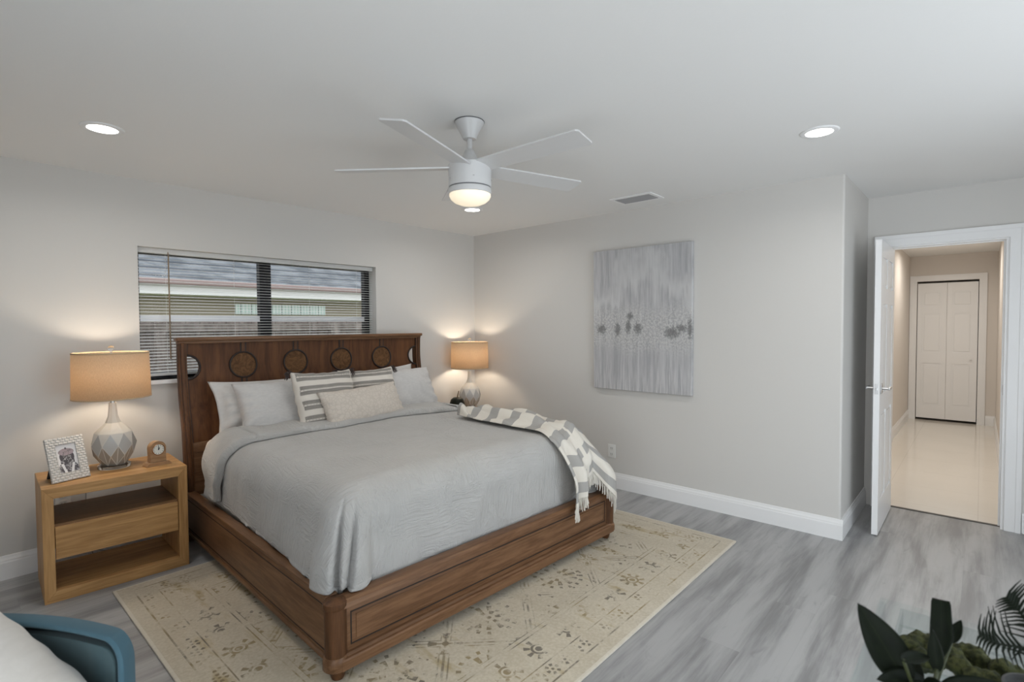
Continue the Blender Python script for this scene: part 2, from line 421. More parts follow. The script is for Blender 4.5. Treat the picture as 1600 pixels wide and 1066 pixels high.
# ------------------------------------------------------------ outside the window
m_fence = wood('weathered_fence_wood', (.13, .105, .09), (.29, .25, .225), 'z', .8, 1., 6.)
bm = BM(); box(bm, -14, 16, TB+.02, 30, -.3, -.2); struct('ground', bm, M('lawn', (.16, .2, .09), .9).m)
fe = thing('wood_fence', (-1, 2.5, -.2), 'weathered board fence outside, seen through the lower half of the window', 'fence')
bm = BM(); x = -6.
while x < 6.:
    w = .138; box(bm, x, x+w, 0, .018, 0, 1.76+random.uniform(-.015, .015)); x += w+.006
link('boards', bm, m_fence, fe)
for z in (.35, 1.0, 1.6):
    bm = BM(); box(bm, -6, 6, -.04, 0, z, z+.09); link('rail', bm, m_fence, fe)
for xx in (-3.5, -1.38, .69, 2.8):
    bm = BM(); box(bm, xx-.045, xx+.045, -.13, -.04, 0, 1.70); link('post', bm, m_fence, fe)
m_house = paint('beige_stucco', (.36, .315, .235), .9, .5, 40)
m_rf = M('grey_roof_tile', (.2, .22, .26), .95, Specular_IOR_Level=.1); _x, _y, _z = m_rf.coord()
m_rf.color(m_rf.mix((_y*3.2).fr().ss(.0, .35), (.05, .055, .065), m_rf.mix(m_rf.noise(m_rf.vec, 3, 3).ss(.35, .65), (.11, .12, .13), (.20, .21, .22))))
ho = thing('neighbour_house', (0, 6.0, -.2), 'neighbouring beige house with white fascia beyond the fence', 'house')
bm = BM(); box(bm, -9, 12, 0, .2, 0, 2.35); link('wall', bm, m_house, ho)
bm = BM(); box(bm, -9.3, 12.3, -.5, -.46, 2.20, 2.37); box(bm, -9.3, 12.3, -.5, 0, 2.18, 2.2); link('fascia', bm, M('fascia_white', (.85, .84, .8), .5).m, ho)
bm = BM(); prism(bm, [(-.55, 2.37), (4.6, 4.75), (9.8, 2.37)], 'x', -9.4, 12.4); link('roof', bm, m_rf.m, ho)
bm = BM(); tube(bm, [(.9, 3.6, 4.34), (3.9, -.45, 2.46)], .09); link('hip_ridge', bm, M('red_ridge_tile', (.45, .22, .19), .8).m, ho)
bm = BM(); box(bm, -9.3, 12.3, -.62, -.5, 2.33, 2.42, .02); link('gutter', bm, M('brown_gutter', (.30, .22, .2), .6).m, ho)
m_gb = M('glass_block', (.70, .80, .76), .2); _x, _y, _z = m_gb.coord()
_g = ((_x/.19).fr()-.5).abs().max(((_z/.19).fr()-.5).abs()) > .46
m_gb.color(m_gb.mix(_g, m_gb.mix((_x*16).fr().ss(.2, .8), (.62, .78, .72), (.85, .92, .90)), (.25, .32, .30)))
bm = BM(); box(bm, -.28, 1.48, -.03, .01, 1.88, 2.07); link('glass_block_window', bm, m_gb.m, ho)

# ------------------------------------------------------------ ceiling: downlights, vent, fan
m_lens = emit('downlight_lens', (1, .97, .92), 14)
def downlight(x, y, label, z=H, power=None):
    t = thing('recessed_light', (x, y, z), label, 'ceiling light', 0, 'recessed ceiling lights')
    bm = BM(); lathe(bm, [(.062, -.001), (.064, -.006), (.082, -.006), (.090, -.003), (.091, 0)], 40, cap=False); link('trim_ring', bm, m_trim, t, 60)
    bm = BM(); lathe(bm, [(.0005, -.004), (.063, -.0035), (.063, -.001)], 40, cap=False); link('lens', bm, m_lens, t, 60)
    area_light('downlight', (0, 0, -.012), (0, 0, 0), power or DOWNLIGHT_W, .12, None, (1, .97, .93), R(165), t)
    return t
downlight(-3.456, -.949, 'lit recessed ceiling light above the left nightstand')
downlight(-.979, -3.56, 'lit recessed ceiling light nearest the hall door')
downlight(-.939, -.955, 'lit recessed ceiling light near the far corner, just below the fan lamp in view')
area_light('hall_fill', (2.2, -3.87, H-.02), (0, 0, 0), 21, .14, None, (1, .95, .87), R(170))  # unseen lamps without fixtures, added to light the hall
area_light('hall_fill', (4.4, -3.87, H-.02), (0, 0, 0), 15, .14, None, (1, .95, .87), R(170))

v = thing('ceiling_vent', (-.34, -2.175, H), 'white louvred air vent in the ceiling above the painting wall', 'vent')
bm = BM()
for q in ((-.115, -.082, -.175, .175), (.082, .115, -.175, .175), (-.082, .082, -.175, -.145), (-.082, .082, .145, .175)): box(bm, q[0], q[1], q[2], q[3], -.008, 0, .002)
link('frame', bm, m_trim, v)
bm = BM()
for k in range(8):
    x = -.074+k*.0205; prism(bm, [(x-.009, -.002), (x+.006, -.010), (x+.007, -.009), (x-.008, -.001)], 'y', -.145, .145)
link('louvres', bm, M('vent_grey', (.36, .36, .37), .5).m, v)
bm = BM(); box(bm, -.082, .082, -.145, .145, -.0015, -.0002); link('duct_dark_sheet', bm, M('vent_dark', (.05, .05, .05), .8).m, v)  # flat dark sheet, its colour stands in for shade inside the duct

m_fan = M('fan_white', (.64, .64, .64), .3).m
m_seam = M('fan_seam', (.12, .12, .13), .4).m
f = thing('ceiling_fan', (-2.288, -2.34, H), 'white five-blade ceiling fan with a lit bowl lamp', 'ceiling fan')
bm = BM(); lathe(bm, [(.070, -.001), (.070, -.008), (.066, -.014), (.036, -.072), (.032, -.085), (.018, -.086)], 40); link('canopy', bm, m_fan, f, 40)
bm = BM(); lathe(bm, [(.071, -.0005), (.0725, -.003), (.071, -.005)], 40, cap=False); tag(link('canopy_ring', bm, m_seam, f, 40), 'dark ring where the canopy meets the ceiling')
bm = BM(); tube(bm, [(0, 0, -.07), (0, 0, -.17)], .0125, 16); link('downrod', bm, m_fan, f, 60)
bm = BM(); lathe(bm, [(.016, -.135), (.022, -.14), (.033, -.165), (.045, -.195), (.05, -.21)], 32); link('coupling_cover', bm, m_fan, f, 40)
bm = BM(); lathe(bm, [(.03, -.203), (.096, -.205), (.104, -.212), (.104, -.312), (.101, -.316)], 48); link('motor_housing', bm, m_fan, f, 35)
bm = BM(); lathe(bm, [(.1, -.315), (.1005, -.322)], 48); tag(link('housing_seam', bm, m_seam, f, 40), 'dark seam under the motor')
bm = BM(); lathe(bm, [(.101, -.321), (.104, -.324), (.104, -.346), (.1, -.350)], 48); link('lamp_ring', bm, m_fan, f, 35)
bm = BM(); lathe(bm, [(.100, -.349), (.1005, -.358), (.094, -.372), (.078, -.386), (.055, -.396), (.028, -.402), (.001, -.404)], 48)
tag(link('light_bowl', bm, emit('lit_frosted_bowl', (1, .82, .55), .95, (.9, .85, .75)), f, 60), 'frosted bowl glowing warm')
area_light('fan_lamp', (0, 0, -.415), (0, 0, 0), FAN_W, .16, None, (1, .85, .66), R(175), f)
bm = BM()
for k in range(5):
    a = R(20+72*k); p = Vector((.1045*math.cos(a), .1045*math.sin(a), -.285)); bm = BM(); lathe(bm, [(.0005, .003), (.004, .002), (.004, 0)], 10, p); link('screw', bm, m_steel, f)
blade_me = None
for k in range(5):
    a = R(-160+72*k)
    if blade_me is None:
        bm = BM(); pts = [(.08, -.052), (.30, -.058), (.640, -.062), (.652, -.052), (.652, .052), (.640, .062), (.30, .058), (.08, .052)]
        prism(bm, pts, 'z', -.0035, .0035); b = link('blade', bm, m_fan, f); blade_me = b.data
    else:
        b = bpy.data.objects.new('blade', blade_me); COL.objects.link(b); b.parent = f
    b.matrix_local = Matrix.Translation((0, 0, -.222)) @ Matrix.Rotation(a, 4, 'Z') @ Matrix.Rotation(R(-11), 4, 'X')

# ------------------------------------------------------------ rug
def make_rug_mat():
    m = M('distressed_rug', (.5, .45, .36), .95); x, y, z = m.coord()
    m.b.inputs['Sheen Weight'].default_value = .1
    ex = x.abs()*-1.0+1.458; ey = y.abs()*-1.0+1.163; e = ex.min(ey)              # distance from the edge
    wear = m.noise(m.xyz(x*5.5, y*1.6), 1.3, 4, .6); wear2 = m.noise(m.vec, 9, 4, .65); fine = m.noise(m.vec, 70, 2, .6)
    broke = (wear2*.55+wear*.45)
    # lattice of rosettes
    C = .40
    u = (x+y)*(.7071/C); w = (x-y)*(.7071/C)
    lu = (u.fr()-.5).abs(); lw = (w.fr()-.5).abs()
    lat = (lu.max(lw) > .486).max(((lu.max(lw)-.445).abs() < .009))
    px = (u.fr()-.5)*C; py = (w.fr()-.5)*C; r = (px*px+py*py).sqrt(); th = py.atan2(px)
    ros = ((r-.085).abs() < .022)*((th*10.).cos() > .25) + ((r-.045).abs() < .014)*((th*6.).sin() > .1) + (r < .012)
    ros = ros + ((r-.132).abs() < .011)*((th*16.).cos() > .5)
    qx = ((u+.5).fr()-.5)*C; qy = ((w+.5).fr()-.5)*C; r2 = (qx*qx+qy*qy).sqrt(); t2 = qy.atan2(qx)
    ros = ros + ((r2-.06).abs() < .02)*((t2*4.).cos() > .55) + (r2 < .016)
    tri = ((x*22.).fr()-.5).abs()*((y*22.).fr()-.5).abs()
    spk = (m.voro(m.vec, 26) < .2)*(m.noise(m.vec, 3.2, 2) > .5)
    field = (ros+spk).min(1.)*(broke+fine*.16).ss(.54, .62) + lat*(broke.ss(.46, .58))*.8
    # borders
    al = (ex < ey); s = y*al + x*(al*-1.+1.)                                          # coordinate along the border
    sz = ((s/.085).fr()-.5)*.085; bz = e-.125
    rb = (sz*sz+bz*bz).sqrt(); tb = bz.atan2(sz)
    bord = ((rb-.026).abs() < .008)*((tb*6.).cos() > -.1) + (rb < .007)
    bord = bord*((bz.abs()) < .04)*(broke.ss(.48, .56))
    sz3 = ((s/.21).fr()-.5)*.21; b3 = e-.255; r3 = (sz3*sz3+b3*b3).sqrt(); t3 = b3.atan2(sz3)
    big = (((r3-.055).abs() < .015)*((t3*8.).cos() > .2)+(r3 < .017)+((r3-.032).abs() < .006))*(b3.abs() < .085)*((broke+fine*.1).ss(.53, .6))
    lines = (((e-.075).abs() < .004)+((e-.172).abs() < .003)+((e-.345).abs() < .003)+((e-.37).abs() < .002))*(broke.ss(.42, .56))
    infield = e > .37
    mask = (field*infield + bord + lines + big*(e > .17)).min(1.)
    base = m.mix((fine*.5+wear*.5).ss(.35, .65), (.47, .41, .31), (.57, .51, .405))
    base = m.mix((wear.ss(.54, .70))*.85*(e > .07), base, (.35, .265, .125))             # worn golden streaks
    base = m.mix((m.noise(m.xyz(x*2, y*9), 2, 3) .ss(.58, .75))*.4, base, (.42, .37, .29))
    mc = m.mix(m.noise(m.vec, 2.2, 2).ss(.42, .6), (.10, .085, .07), (.25, .18, .075))
    c = m.mix(mask*.82, base, mc)
    c = m.mix((e < .012)*.5, c, (.7, .66, .58))
    m.color(c); m.bump(m.noise(m.vec, 420, 2)+mask*.4, .5, .003); return m.m
bm = BM(); box(bm, -1.46, 1.46, -1.165, 1.165, 0, .012, .004)
rug = link('area_rug', bm, make_rug_mat(), None, 30, (-1.962, -1.84, .0005)); tag(rug, 'distressed cream rug with brown and gold motifs under the bed', 'rug')

# ------------------------------------------------------------ painting, outlet
def make_paint_mat():
    m = M('abstract_canvas', (.5, .5, .5), .55); x, y, z = m.coord()       # y across (.455), z up (.61)
    st = m.noise(m.xyz(0., y*16, z*1.1), 1.5, 5, .65); st2 = m.noise(m.xyz(0., y*60, z*2.5), 1.5, 3, .6)
    big = m.noise(m.xyz(0., y*2.4, z*1.6), 1.5, 3, .5)
    c = m.mix((st*.6+st2*.4).ss(.36, .64), (.36, .36, .375), (.52, .52, .53))
    arch = z - (y*y*-.9+.33) + (st-.5)*.5 + (big-.5)*.9
    c = m.mix(((arch-.03).abs().ss(.0, .16)*-1.+1.)*.6, c, (.62, .62, .62))       # pale arched sweep
    band = ((z+.08+(big-.5)*.2).abs().ss(.09, .26)*-1.+1.)
    sp = m.noise(m.vec, 55, 4, .75)
    c = m.mix(band*(sp.ss(.46, .54))*.75, c, (.62, .615, .60))
    c = m.mix(band*(m.noise(m.vec, 80, 3, .7).ss(.53, .6))*.6, c, (.33, .325, .32))
    blot = None
    for (by, bz, ry, rz) in ((.373, -.083, .05, .045), (.21, -.085, .03, .065), (.09, .028, .032, .035), (.105, -.06, .028, .06), (.014, -.075, .04, .05), (-.29, -.11, .075, .05), (-.37, -.075, .05, .035), (-.44, -.08, .02, .09)):
        dx = (y-by)*(1/ry); dz = (z-bz)*(1/rz); q = ((dx*dx+dz*dz).sqrt() + (sp-.5)*1.9).ss(.35, 1.35)*-1.+1.
        blot = q if blot is None else blot.max(q)
    c = m.mix(blot*.75, c, (.13, .13, .13))
    low = ((z*-1.-.36+(st-.5)*.5).ss(.0, .22))
    c = m.mix(low*(st2.ss(.42, .6))*.55, c, (.62, .61, .61))
    m.color(c); m.bump(sp*band+st2*.4, .35, .004); return m.m
bm = BM(); box(bm, -.036, 0, -.456, .456, -.612, .612, .004)
pa = link('abstract_painting', bm, make_paint_mat(), None, None, (-.002, -2.04, 1.497)); tag(pa, 'large grey abstract canvas with vertical strokes on the right wall', 'painting')
m_plate = M('outlet_plate', (.78, .78, .76), .35).m
def outlet(loc, rotz, label):
    t = thing('wall_outlet', loc, label, 'outlet', rotz)
    bm = BM(); box(bm, -.038, .038, -.005, 0, -.06, .06, .003); link('cover_plate', bm, m_plate, t)
    for s in (-1, 1):
        bm = BM(); box(bm, -.017, .017, -.0075, -.004, s*.026-.016, s*.026+.016, .004)
        r = link('receptacle', bm, M('receptacle_white', (.7, .7, .68), .4).m, t)
        bm = BM(); box(bm, -.009, -.0065, -.0082, -.007, s*.026-.004, s*.026+.006); box(bm, .0065, .009, -.0082, -.007, s*.026-.004, s*.026+.006); link('slot', bm, m_seam, r)
    return t
outlet((-.001, -1.752, .325), R(-90), 'white wall outlet on the right wall beside the foot of the bed')
outlet((-3.53, -.001, .40), 0, 'white wall outlet behind the left nightstand')

# ------------------------------------------------------------ bed
BEDL, BEDR = (-1.998, -2.33, 0.0125), R(-2.0)
wd, wl = (.115, .056, .027), (.215, .114, .059)
w_x = wood('walnut_along_x', wd, wl, 'x', .38); w_y = wood('walnut_along_y', wd, wl, 'y', .38); w_z = wood('walnut_along_z', (.060, .026, .011), (.135, .060, .026), 'z', .5)
w_panel = wood('walnut_panel', (.064, .025, .010), (.140, .058, .022), 'z', .55, .6)
w_burl = M('burl_veneer', (.2, .1, .05), .55, Specular_IOR_Level=.15); w_burl.coord(); w_burl.color(w_burl.mix(w_burl.noise(w_burl.vec, 16, 6, .65, 2.5).ss(.3, .7), (.075, .036, .015), (.17, .085, .036))); w_burl = w_burl.m
m_groove = M('dark_groove', (.018, .009, .006), .6).m
bed = thing('bed', BEDL, 'large dark brown wooden sleigh bed with round medallions on its headboard', 'bed', BEDR)
bm = BM()
fprof = [(.02, .055), (.075, .055), (.075, .30), (.02, .30)]
box(bm, -.975, .975, .024, .066, .07, .305, .003); link('footboard', bm, w_x, bed, 30)
bm = BM()
cap = [(.0, .30), (.004, .318), (.016, .330), (.060, .334), (.078, .328), (.080, .312), (.074, .302)]
prism(bm, cap, 'x', -.98, .98); tag(link('footboard_cap', bm, w_x, bed, 30))
bm = BM()
prism(bm, [(-.010, .052), (-.010, .090), (-.006, .096), (.004, .098), (.012, .106), (.02, .108), (.07, .108), (.07, .052)], 'x', -.985, .985); link('footboard_plinth', bm, w_x, bed, 30)
bm = BM()
for x0, x1, z0, z1 in ((-.93, .93, .262, .268), (-.93, .93, .128, .134), (-.93, -.924, .128, .268), (.924, .93, .128, .268)): box(bm, x0, x1, .0225, .026, z0, z1)
for xx in (-.952, .952): box(bm, xx-.003, xx+.003, .020, .03, .108, .302)
link('panel_groove', bm, m_groove, bed)
bm = BM(); box(bm, -.905, .905, .0195, .026, .146, .25, .002, 0, 1); link('raised_panel', bm, w_x, bed)
for s in (-1, 1):
    bm = BM()
    lathe(bm, [(.044, .098), (.044, .302)], 28, (s*.985, .044, 0)); lathe(bm, [(.046, .300), (.05, .312), (.048, .326), (.038, .333), (.002, .335)], 28, (s*.985, .044, 0))
    link('corner_post', bm, w_z, bed, 40)
    bm = BM(); lathe(bm, [(.050, .052), (.053, .056), (.053, .088), (.049, .097), (.045, .106)], 28, (s*.985, .044, 0)); link('post_base', bm, w_x, bed, 40)
    for yy in (.05, 2.06):
        bm = BM(); lathe(bm, [(.024, 0), (.028, .01), (.036, .045), (.04, .055)], 20, (s*.975, yy, 0)); link('foot', bm, w_z, bed, 40)
    # side rail
    bm = BM(); x0, x1 = sorted((s*.955, s*1.0)); box(bm, x0, x1, .088, 2.06, .062, .318, .003)
    x2, x3 = sorted((s*.948, s*1.006)); box(bm, x2, x3, .088, 2.06, .316, .334, .007); box(bm, min(s*.98, s*1.010), max(s*.98, s*1.010), .088, 2.06, .06, .082, .008)
    r = link('side_rail', bm, w_y, bed, 30)
    bm = BM(); a, b = sorted((s*.9985, s*1.0015)); box(bm, a, b, .09, 2.05, .286, .291); box(bm, a, b, .09, 2.05, .098, .102); box(bm, a, b, .088, .096, .09, .316); link('rail_groove', bm, m_groove, r)
# headboard: curved profile (front face y for a height z)
HBY = [(0, 2.055), (.42, 2.055), (.70, 2.08), (1.0, 2.145), (1.18, 2.165), (1.36, 2.16)]
def bend(bm, z0, z1, n):
    for k in range(1, n):
        zc = z0+(z1-z0)*k/n
        bmesh.ops.bisect_plane(bm, geom=bm.verts[:]+bm.edges[:]+bm.faces[:], plane_co=(0, 0, zc), plane_no=(0, 0, 1), dist=1e-5)
    for v in bm.verts: v.co.y += curve_at(HBY, v.co.z)
MED = [-.585, -.195, .195, .585]; MZ, MR = 1.165, .083
HX = .956
def hedge(z): return HX - math.sqrt(max(0, MR*MR-(z-MZ)**2))
zs = [.62, .68, .74, .80, .86, .92, .98, 1.03] + [MZ-MR*math.cos(PI*k/24) for k in range(25)] + [1.28, 1.32, 1.345]
bm = BM(); rows = []
for y in (.012, .04): rows.append([[bm.verts.new((lerp(-hedge(z), hedge(z), k/12), y, z)) for k in range(13)] for z in zs])
for A in rows:
    for a, b in zip(A, A[1:]):
        for k in range(12): bm.faces.new((a[k], a[k+1], b[k+1], b[k]))
F_, B_ = rows
for i in range(len(zs)-1):
    for k in (0, 12): bm.faces.new((F_[i][k], F_[i+1][k], B_[i+1][k], B_[i][k]))
for i in (0, len(zs)-1):
    for k in range(12): bm.faces.new((F_[i][k], F_[i][k+1], B_[i][k+1], B_[i][k]))
for v in bm.verts: v.co.y += curve_at(HBY, v.co.z)
link('headboard_panel', bm, w_panel, bed, 40)
bm = BM(); box(bm, -.975, .975, .004, .05, .585, .655, .006); box(bm, -.975, .975, .01, .04, .30, .585); bend(bm, .3, .655, 5); link('headboard_rail', bm, w_x, bed, 40)
bm = BM(); box(bm, -1.014, 1.014, -.022, .075, 1.347, 1.372, .006); box(bm, -1.004, 1.004, -.008, .062, 1.328, 1.348, .004); bend(bm, 1.3, 1.3, 1); link('headboard_cap', bm, w_x, bed, 40)
for s in (-1, 1):
    bm = BM(); a, b = sorted((s*.952, s*1.002)); box(bm, a, b, -.006, .06, .0, 1.335, .005); a, b = sorted((s*.966, s*.990)); box(bm, a, b, -.014, 0, .0, 1.335, .004)
    bend(bm, 0, 1.335, 22); r = link('headboard_post', bm, w_z, bed, 40)
    bm = BM(); a, b = sorted((s*.949, s*.954)); box(bm, a, b, -.002, .012, .66, MZ-MR); box(bm, a, b, -.002, .012, MZ+MR, 1.335)
    for q in (.965, .991): a, b = sorted((s*(q-.0015), s*(q+.0015))); box(bm, a, b, -.0078, .0, .02, 1.33)
    bend(bm, 0, 1.335, 22); link('post_groove', bm, m_groove, r)
    bm = BM(); tube(bm, [(s*(.954-MR*math.cos(a)), .010, MZ+MR*math.sin(a)) for a in [R(-90+180*k/20) for k in range(21)]], .0075, 8)
    for v in bm.verts: v.co.y += curve_at(HBY, v.co.z)
    tag(link('cutout_moulding', bm, m_groove, bed, 60), 'dark edge of the half round cut-out')
for x in MED:
    bm = BM(); rr = MR+.010
    lathe(bm, [(.0005, .004), (rr-.006, .004), (rr, 0), (rr, -.004)], 40, (0, 0, 0)); 
    for v in bm.verts: v.co = Vector((v.co.x+x, .012-v.co.z, v.co.y+MZ))
    for v in bm.verts: v.co.y += curve_at(HBY, v.co.z)
    md = link('medallion', bm, w_burl, bed, 20)
    bm = BM(); tube(bm, [(x+rr*math.cos(2*PI*k/40), .008, MZ+rr*math.sin(2*PI*k/40)) for k in range(41)], .007, 8)
    for dx in (-.017, .017):
        box(bm, x+dx-.0045, x+dx+.0045, .008, .014, MZ+rr, 1.33); box(bm, x+dx-.0045, x+dx+.0045, .008, .014, .66, MZ-rr)
    for v in bm.verts: v.co.y += curve_at(HBY, v.co.z)
    link('medallion_ring', bm, m_groove, md, 60)
    bm = BM(); box(bm, x-.012, x+.012, .004, .014, MZ+rr-.01, 1.33, .002); box(bm, x-.012, x+.012, .004, .014, .66, MZ-rr+.012, .002)
    bend(bm, .66, 1.33, 12); link('medallion_strap', bm, w_z, md)

# ------------------------------------------------------------ bedding (bed coordinates; every piece its own thing)
def onbed(o, label=None, cat=None, group=None):
    o.location = BEDL; o.rotation_euler = (0, 0, BEDR); return tag(o, label, cat, group)
def nz(p, s, seed=0.): return noise.noise(Vector(p)*s+Vector((seed, seed*1.7, seed*.6)))
m_sheet = fabric('cream_sheet', (.70, .64, .575), (.66, .60, .54))
bm = BM()
def fm(u, v):
    pass
box(bm, -.915, .915, .15, 2.025, .25, .70, .075, 0, 5)
bmesh.ops.subdivide_edges(bm, edges=[e for e in bm.edges if e.calc_length() > .2], cuts=40, use_grid_fill=True)
for v in bm.verts:
    q = v.co.copy(); side = 1-smst(.55, .72, q.z)*.6
    d = nz((q.x*1.2, q.y*1.5, q.z*3.5), 3.2, 3)*.022*side + abs(nz((q.x*2, q.y*2+q.z*3, q.z), 5, 9))*.016*side
    c = Vector((q.x/.945, (q.y-1.05)/.95, (q.z-.45)/.25)); n = Vector((c.x**9, c.y**9, c.z**7)).normalized() if c.length else Vector((0, 0, 1))
    v.co = q + n*max(-.012, min(.018, d-.006))*smst(1.2, 1.7, q.y)
mt = link('mattress', bm, m_sheet, None, 60); onbed(mt, 'mattress in a cream fitted sheet, bare at the head corner of the bed', 'mattress')

def make_duvet_mat(name, a, b):
    m = M(name, a, .92); m.b.inputs['Sheen Weight'].default_value = .2
    m.coord('UV'); n = m.noise(m.vec, 3.5, 4, .6)
    m.color(m.mix(n.ss(.3, .7), a, b))
    sx, sy = m.coord('UV')[:2]
    dirn = m.noise(m.vec, 2.6, 2); k1 = m.noise(m.xyz(sx*70+dirn*16, sy*11+dirn*22), 1.2, 2, .5, .6)
    k2 = m.noise(m.xyz(sx*12-dirn*20, sy*75+dirn*14), 1.2, 2, .5, .6); pick = m.noise(m.vec, 3.2, 1).ss(.44, .56)
    h = k1*pick + k2*(pick*-1.+1.)
    m.bump(h + m.noise(m.vec, 260, 2)*.15, .85, .011); return m.m
m_duvet = make_duvet_mat('grey_crinkled_cotton', (.47, .465, .455), (.435, .43, .42))
DR, IX, IY0, YH = .16, .79, .25, 1.735          # edge radius, inner half width, inner front, head end
DROP = .45
def dtop(x, y): return .738 + .022*(1-(x/.9)**2) + .012*nz((x, y, 0), 2.2, 1) + .004*nz((x, y, .5), 7, 2)
def dbulge(py, d): return .034*smst(.22, .45, d)*(1-smst(.25, 1.3, py))
def settle(p):
    """cloth that reaches over the frame lies on top of it"""
    k = max(smst(.925, .95, abs(p.x)), smst(.10, .085, p.y) if p.y < .1 else 0)
    if k > 0 and p.z < .345: p.z = lerp(p.z, .345+.004*math.sin(p.x*40+p.y*30), k)
    return p
def dskirt(px, py, nx, ny, d, off=0., crease=0.):
    """point at arc length d beyond the inner outline point (px,py) with outward normal (nx,ny)"""
    q = DR*PI/2
    if d < q: h, v = DR*math.sin(d/DR), DR*(1-math.cos(d/DR)); nh, nv = math.sin(d/DR), math.cos(d/DR)
    else: h, v = DR, DR+(d-q); nh, nv = 1, 0
    t = smst(.04, .35, d)
    w = (.016*nz((px*1.4, py*1.4, d*1.2), 2.5, 5) + .008*nz((px*3, py*3, d*1.6), 4, 7))*t
    h += w + off*nh + crease + (dbulge(py, d) if nx < -.5 and abs(ny) < .01 else 0)
    base = dtop(px, py)
    return Vector((px+nx*h, py+ny*h, base - v + off*nv))
def duv(px, py, nx, ny, d): return (px+nx*d, py+ny*d)
DMAX = DR*PI/2 + (DROP-DR)
bm = BM()
NX, NY, ND, NC = 80, 72, 30, 72
grid(bm, lambda u, v: Vector((lerp(-IX, IX, u), lerp(IY0, YH, v), dtop(lerp(-IX, IX, u), lerp(IY0, YH, v)))), NX, NY, lambda u, v: (lerp(-IX, IX, u), lerp(IY0, YH, v)))
for s in (-1, 1):
    grid(bm, lambda u, v: settle(dskirt(s*IX, lerp(IY0, YH, u), s, 0, v*(DMAX-.05*smst(.25, 1.0, u)))), NY, ND, lambda u, v: duv(s*IX, lerp(IY0, YH, u), s, 0, v*DMAX))
grid(bm, lambda u, v: dskirt(lerp(-IX, IX, u), IY0, 0, -1, v*DMAX), NX, ND, lambda u, v: duv(lerp(-IX, IX, u), IY0, 0, -1, v*DMAX))
for s in (-1, 1):
    def fc(u, v):
        a = R(90*u); nx, ny = s*math.cos(a), -math.sin(a); d = v*DMAX
        t = smst(.10, .42, d); edge = math.sin(PI*u)
        cr = t*edge*(.055 + .018*smst(.3, .5, d)) if s > 0 else dbulge(IY0, d)*(1-u)+edge**.8*.085*smst(.12, .45, d)
        if s < 0 and u < .01: nx, ny = -1, 0; cr = 0
        if s < 0:
            ty = v
            cr -= t*(.075*math.exp(-(((u-.50)/.035)**2)) + .060*math.exp(-(((u-(.80-.20*ty))/.035)**2)))
        else: cr -= t*.05*math.exp(-(((u-.5)/.09)**2))
        p = dskirt(s*IX, IY0, nx, ny, d, 0, cr)
        return settle(p)
    grid(bm, fc, NC, ND, lambda u, v: duv(s*IX, IY0, s*math.cos(R(90*u)), -math.sin(R(90*u)), v*DMAX))
# turned-back top section lying over the cover
def fedge(d): return 1.365 + .17*smst(.0, .5, d)
def foff(y, ye): 
    e = min(y-ye, (1.76-y)*1.3); k = min(1, max(0, e/.038)); return .004 + .036*math.sqrt(max(0, 1-(1-k)**2))
def ys(v, ye):   # finer steps near the two edges
    return lerp(ye, 1.76, .5-.5*math.cos(PI*v))
def wv(x): return .012*math.sin(x*5.3)+.010*math.sin(x*11+1)
def ft(u, v):
    x = lerp(-IX, IX, u); ye = fedge(0)+wv(x)*min(1, 1.5-abs(x)); y = ys(v, ye); return Vector((x, y, dtop(x, min(y, YH)) + foff(y, ye)*(1+.35*nz((x*3, y*3, 0), 2, 4))))
grid(bm, ft, 90, 30, lambda u, v: (lerp(-IX, IX, u)+.3, lerp(1.3, 1.8, v)*1.1))
for s in (-1, 1):
    def fs(u, v):
        d = u*(DMAX-.085); ye = fedge(d)+wv(s*IX)*.7+.01*math.sin(d*14); y = ys(v, ye); 
        return dskirt(s*IX, y, s, 0, d, foff(y, ye)*1.15+.016*nz((d*4, y*4, s), 2, 8)*smst(.1, .3, d))
    grid(bm, fs, 30, 30, lambda u, v: (s*IX+s*u*DMAX+.3, lerp(1.3, 1.8, v)*1.1))
bmesh.ops.remove_doubles(bm, verts=bm.verts[:], dist=.0004)
dv = link('duvet', bm, m_duvet, None, 180); mod_solid(dv, .010, -1); onbed(dv, 'large grey crinkled duvet with its top folded back over the bed', 'duvet')

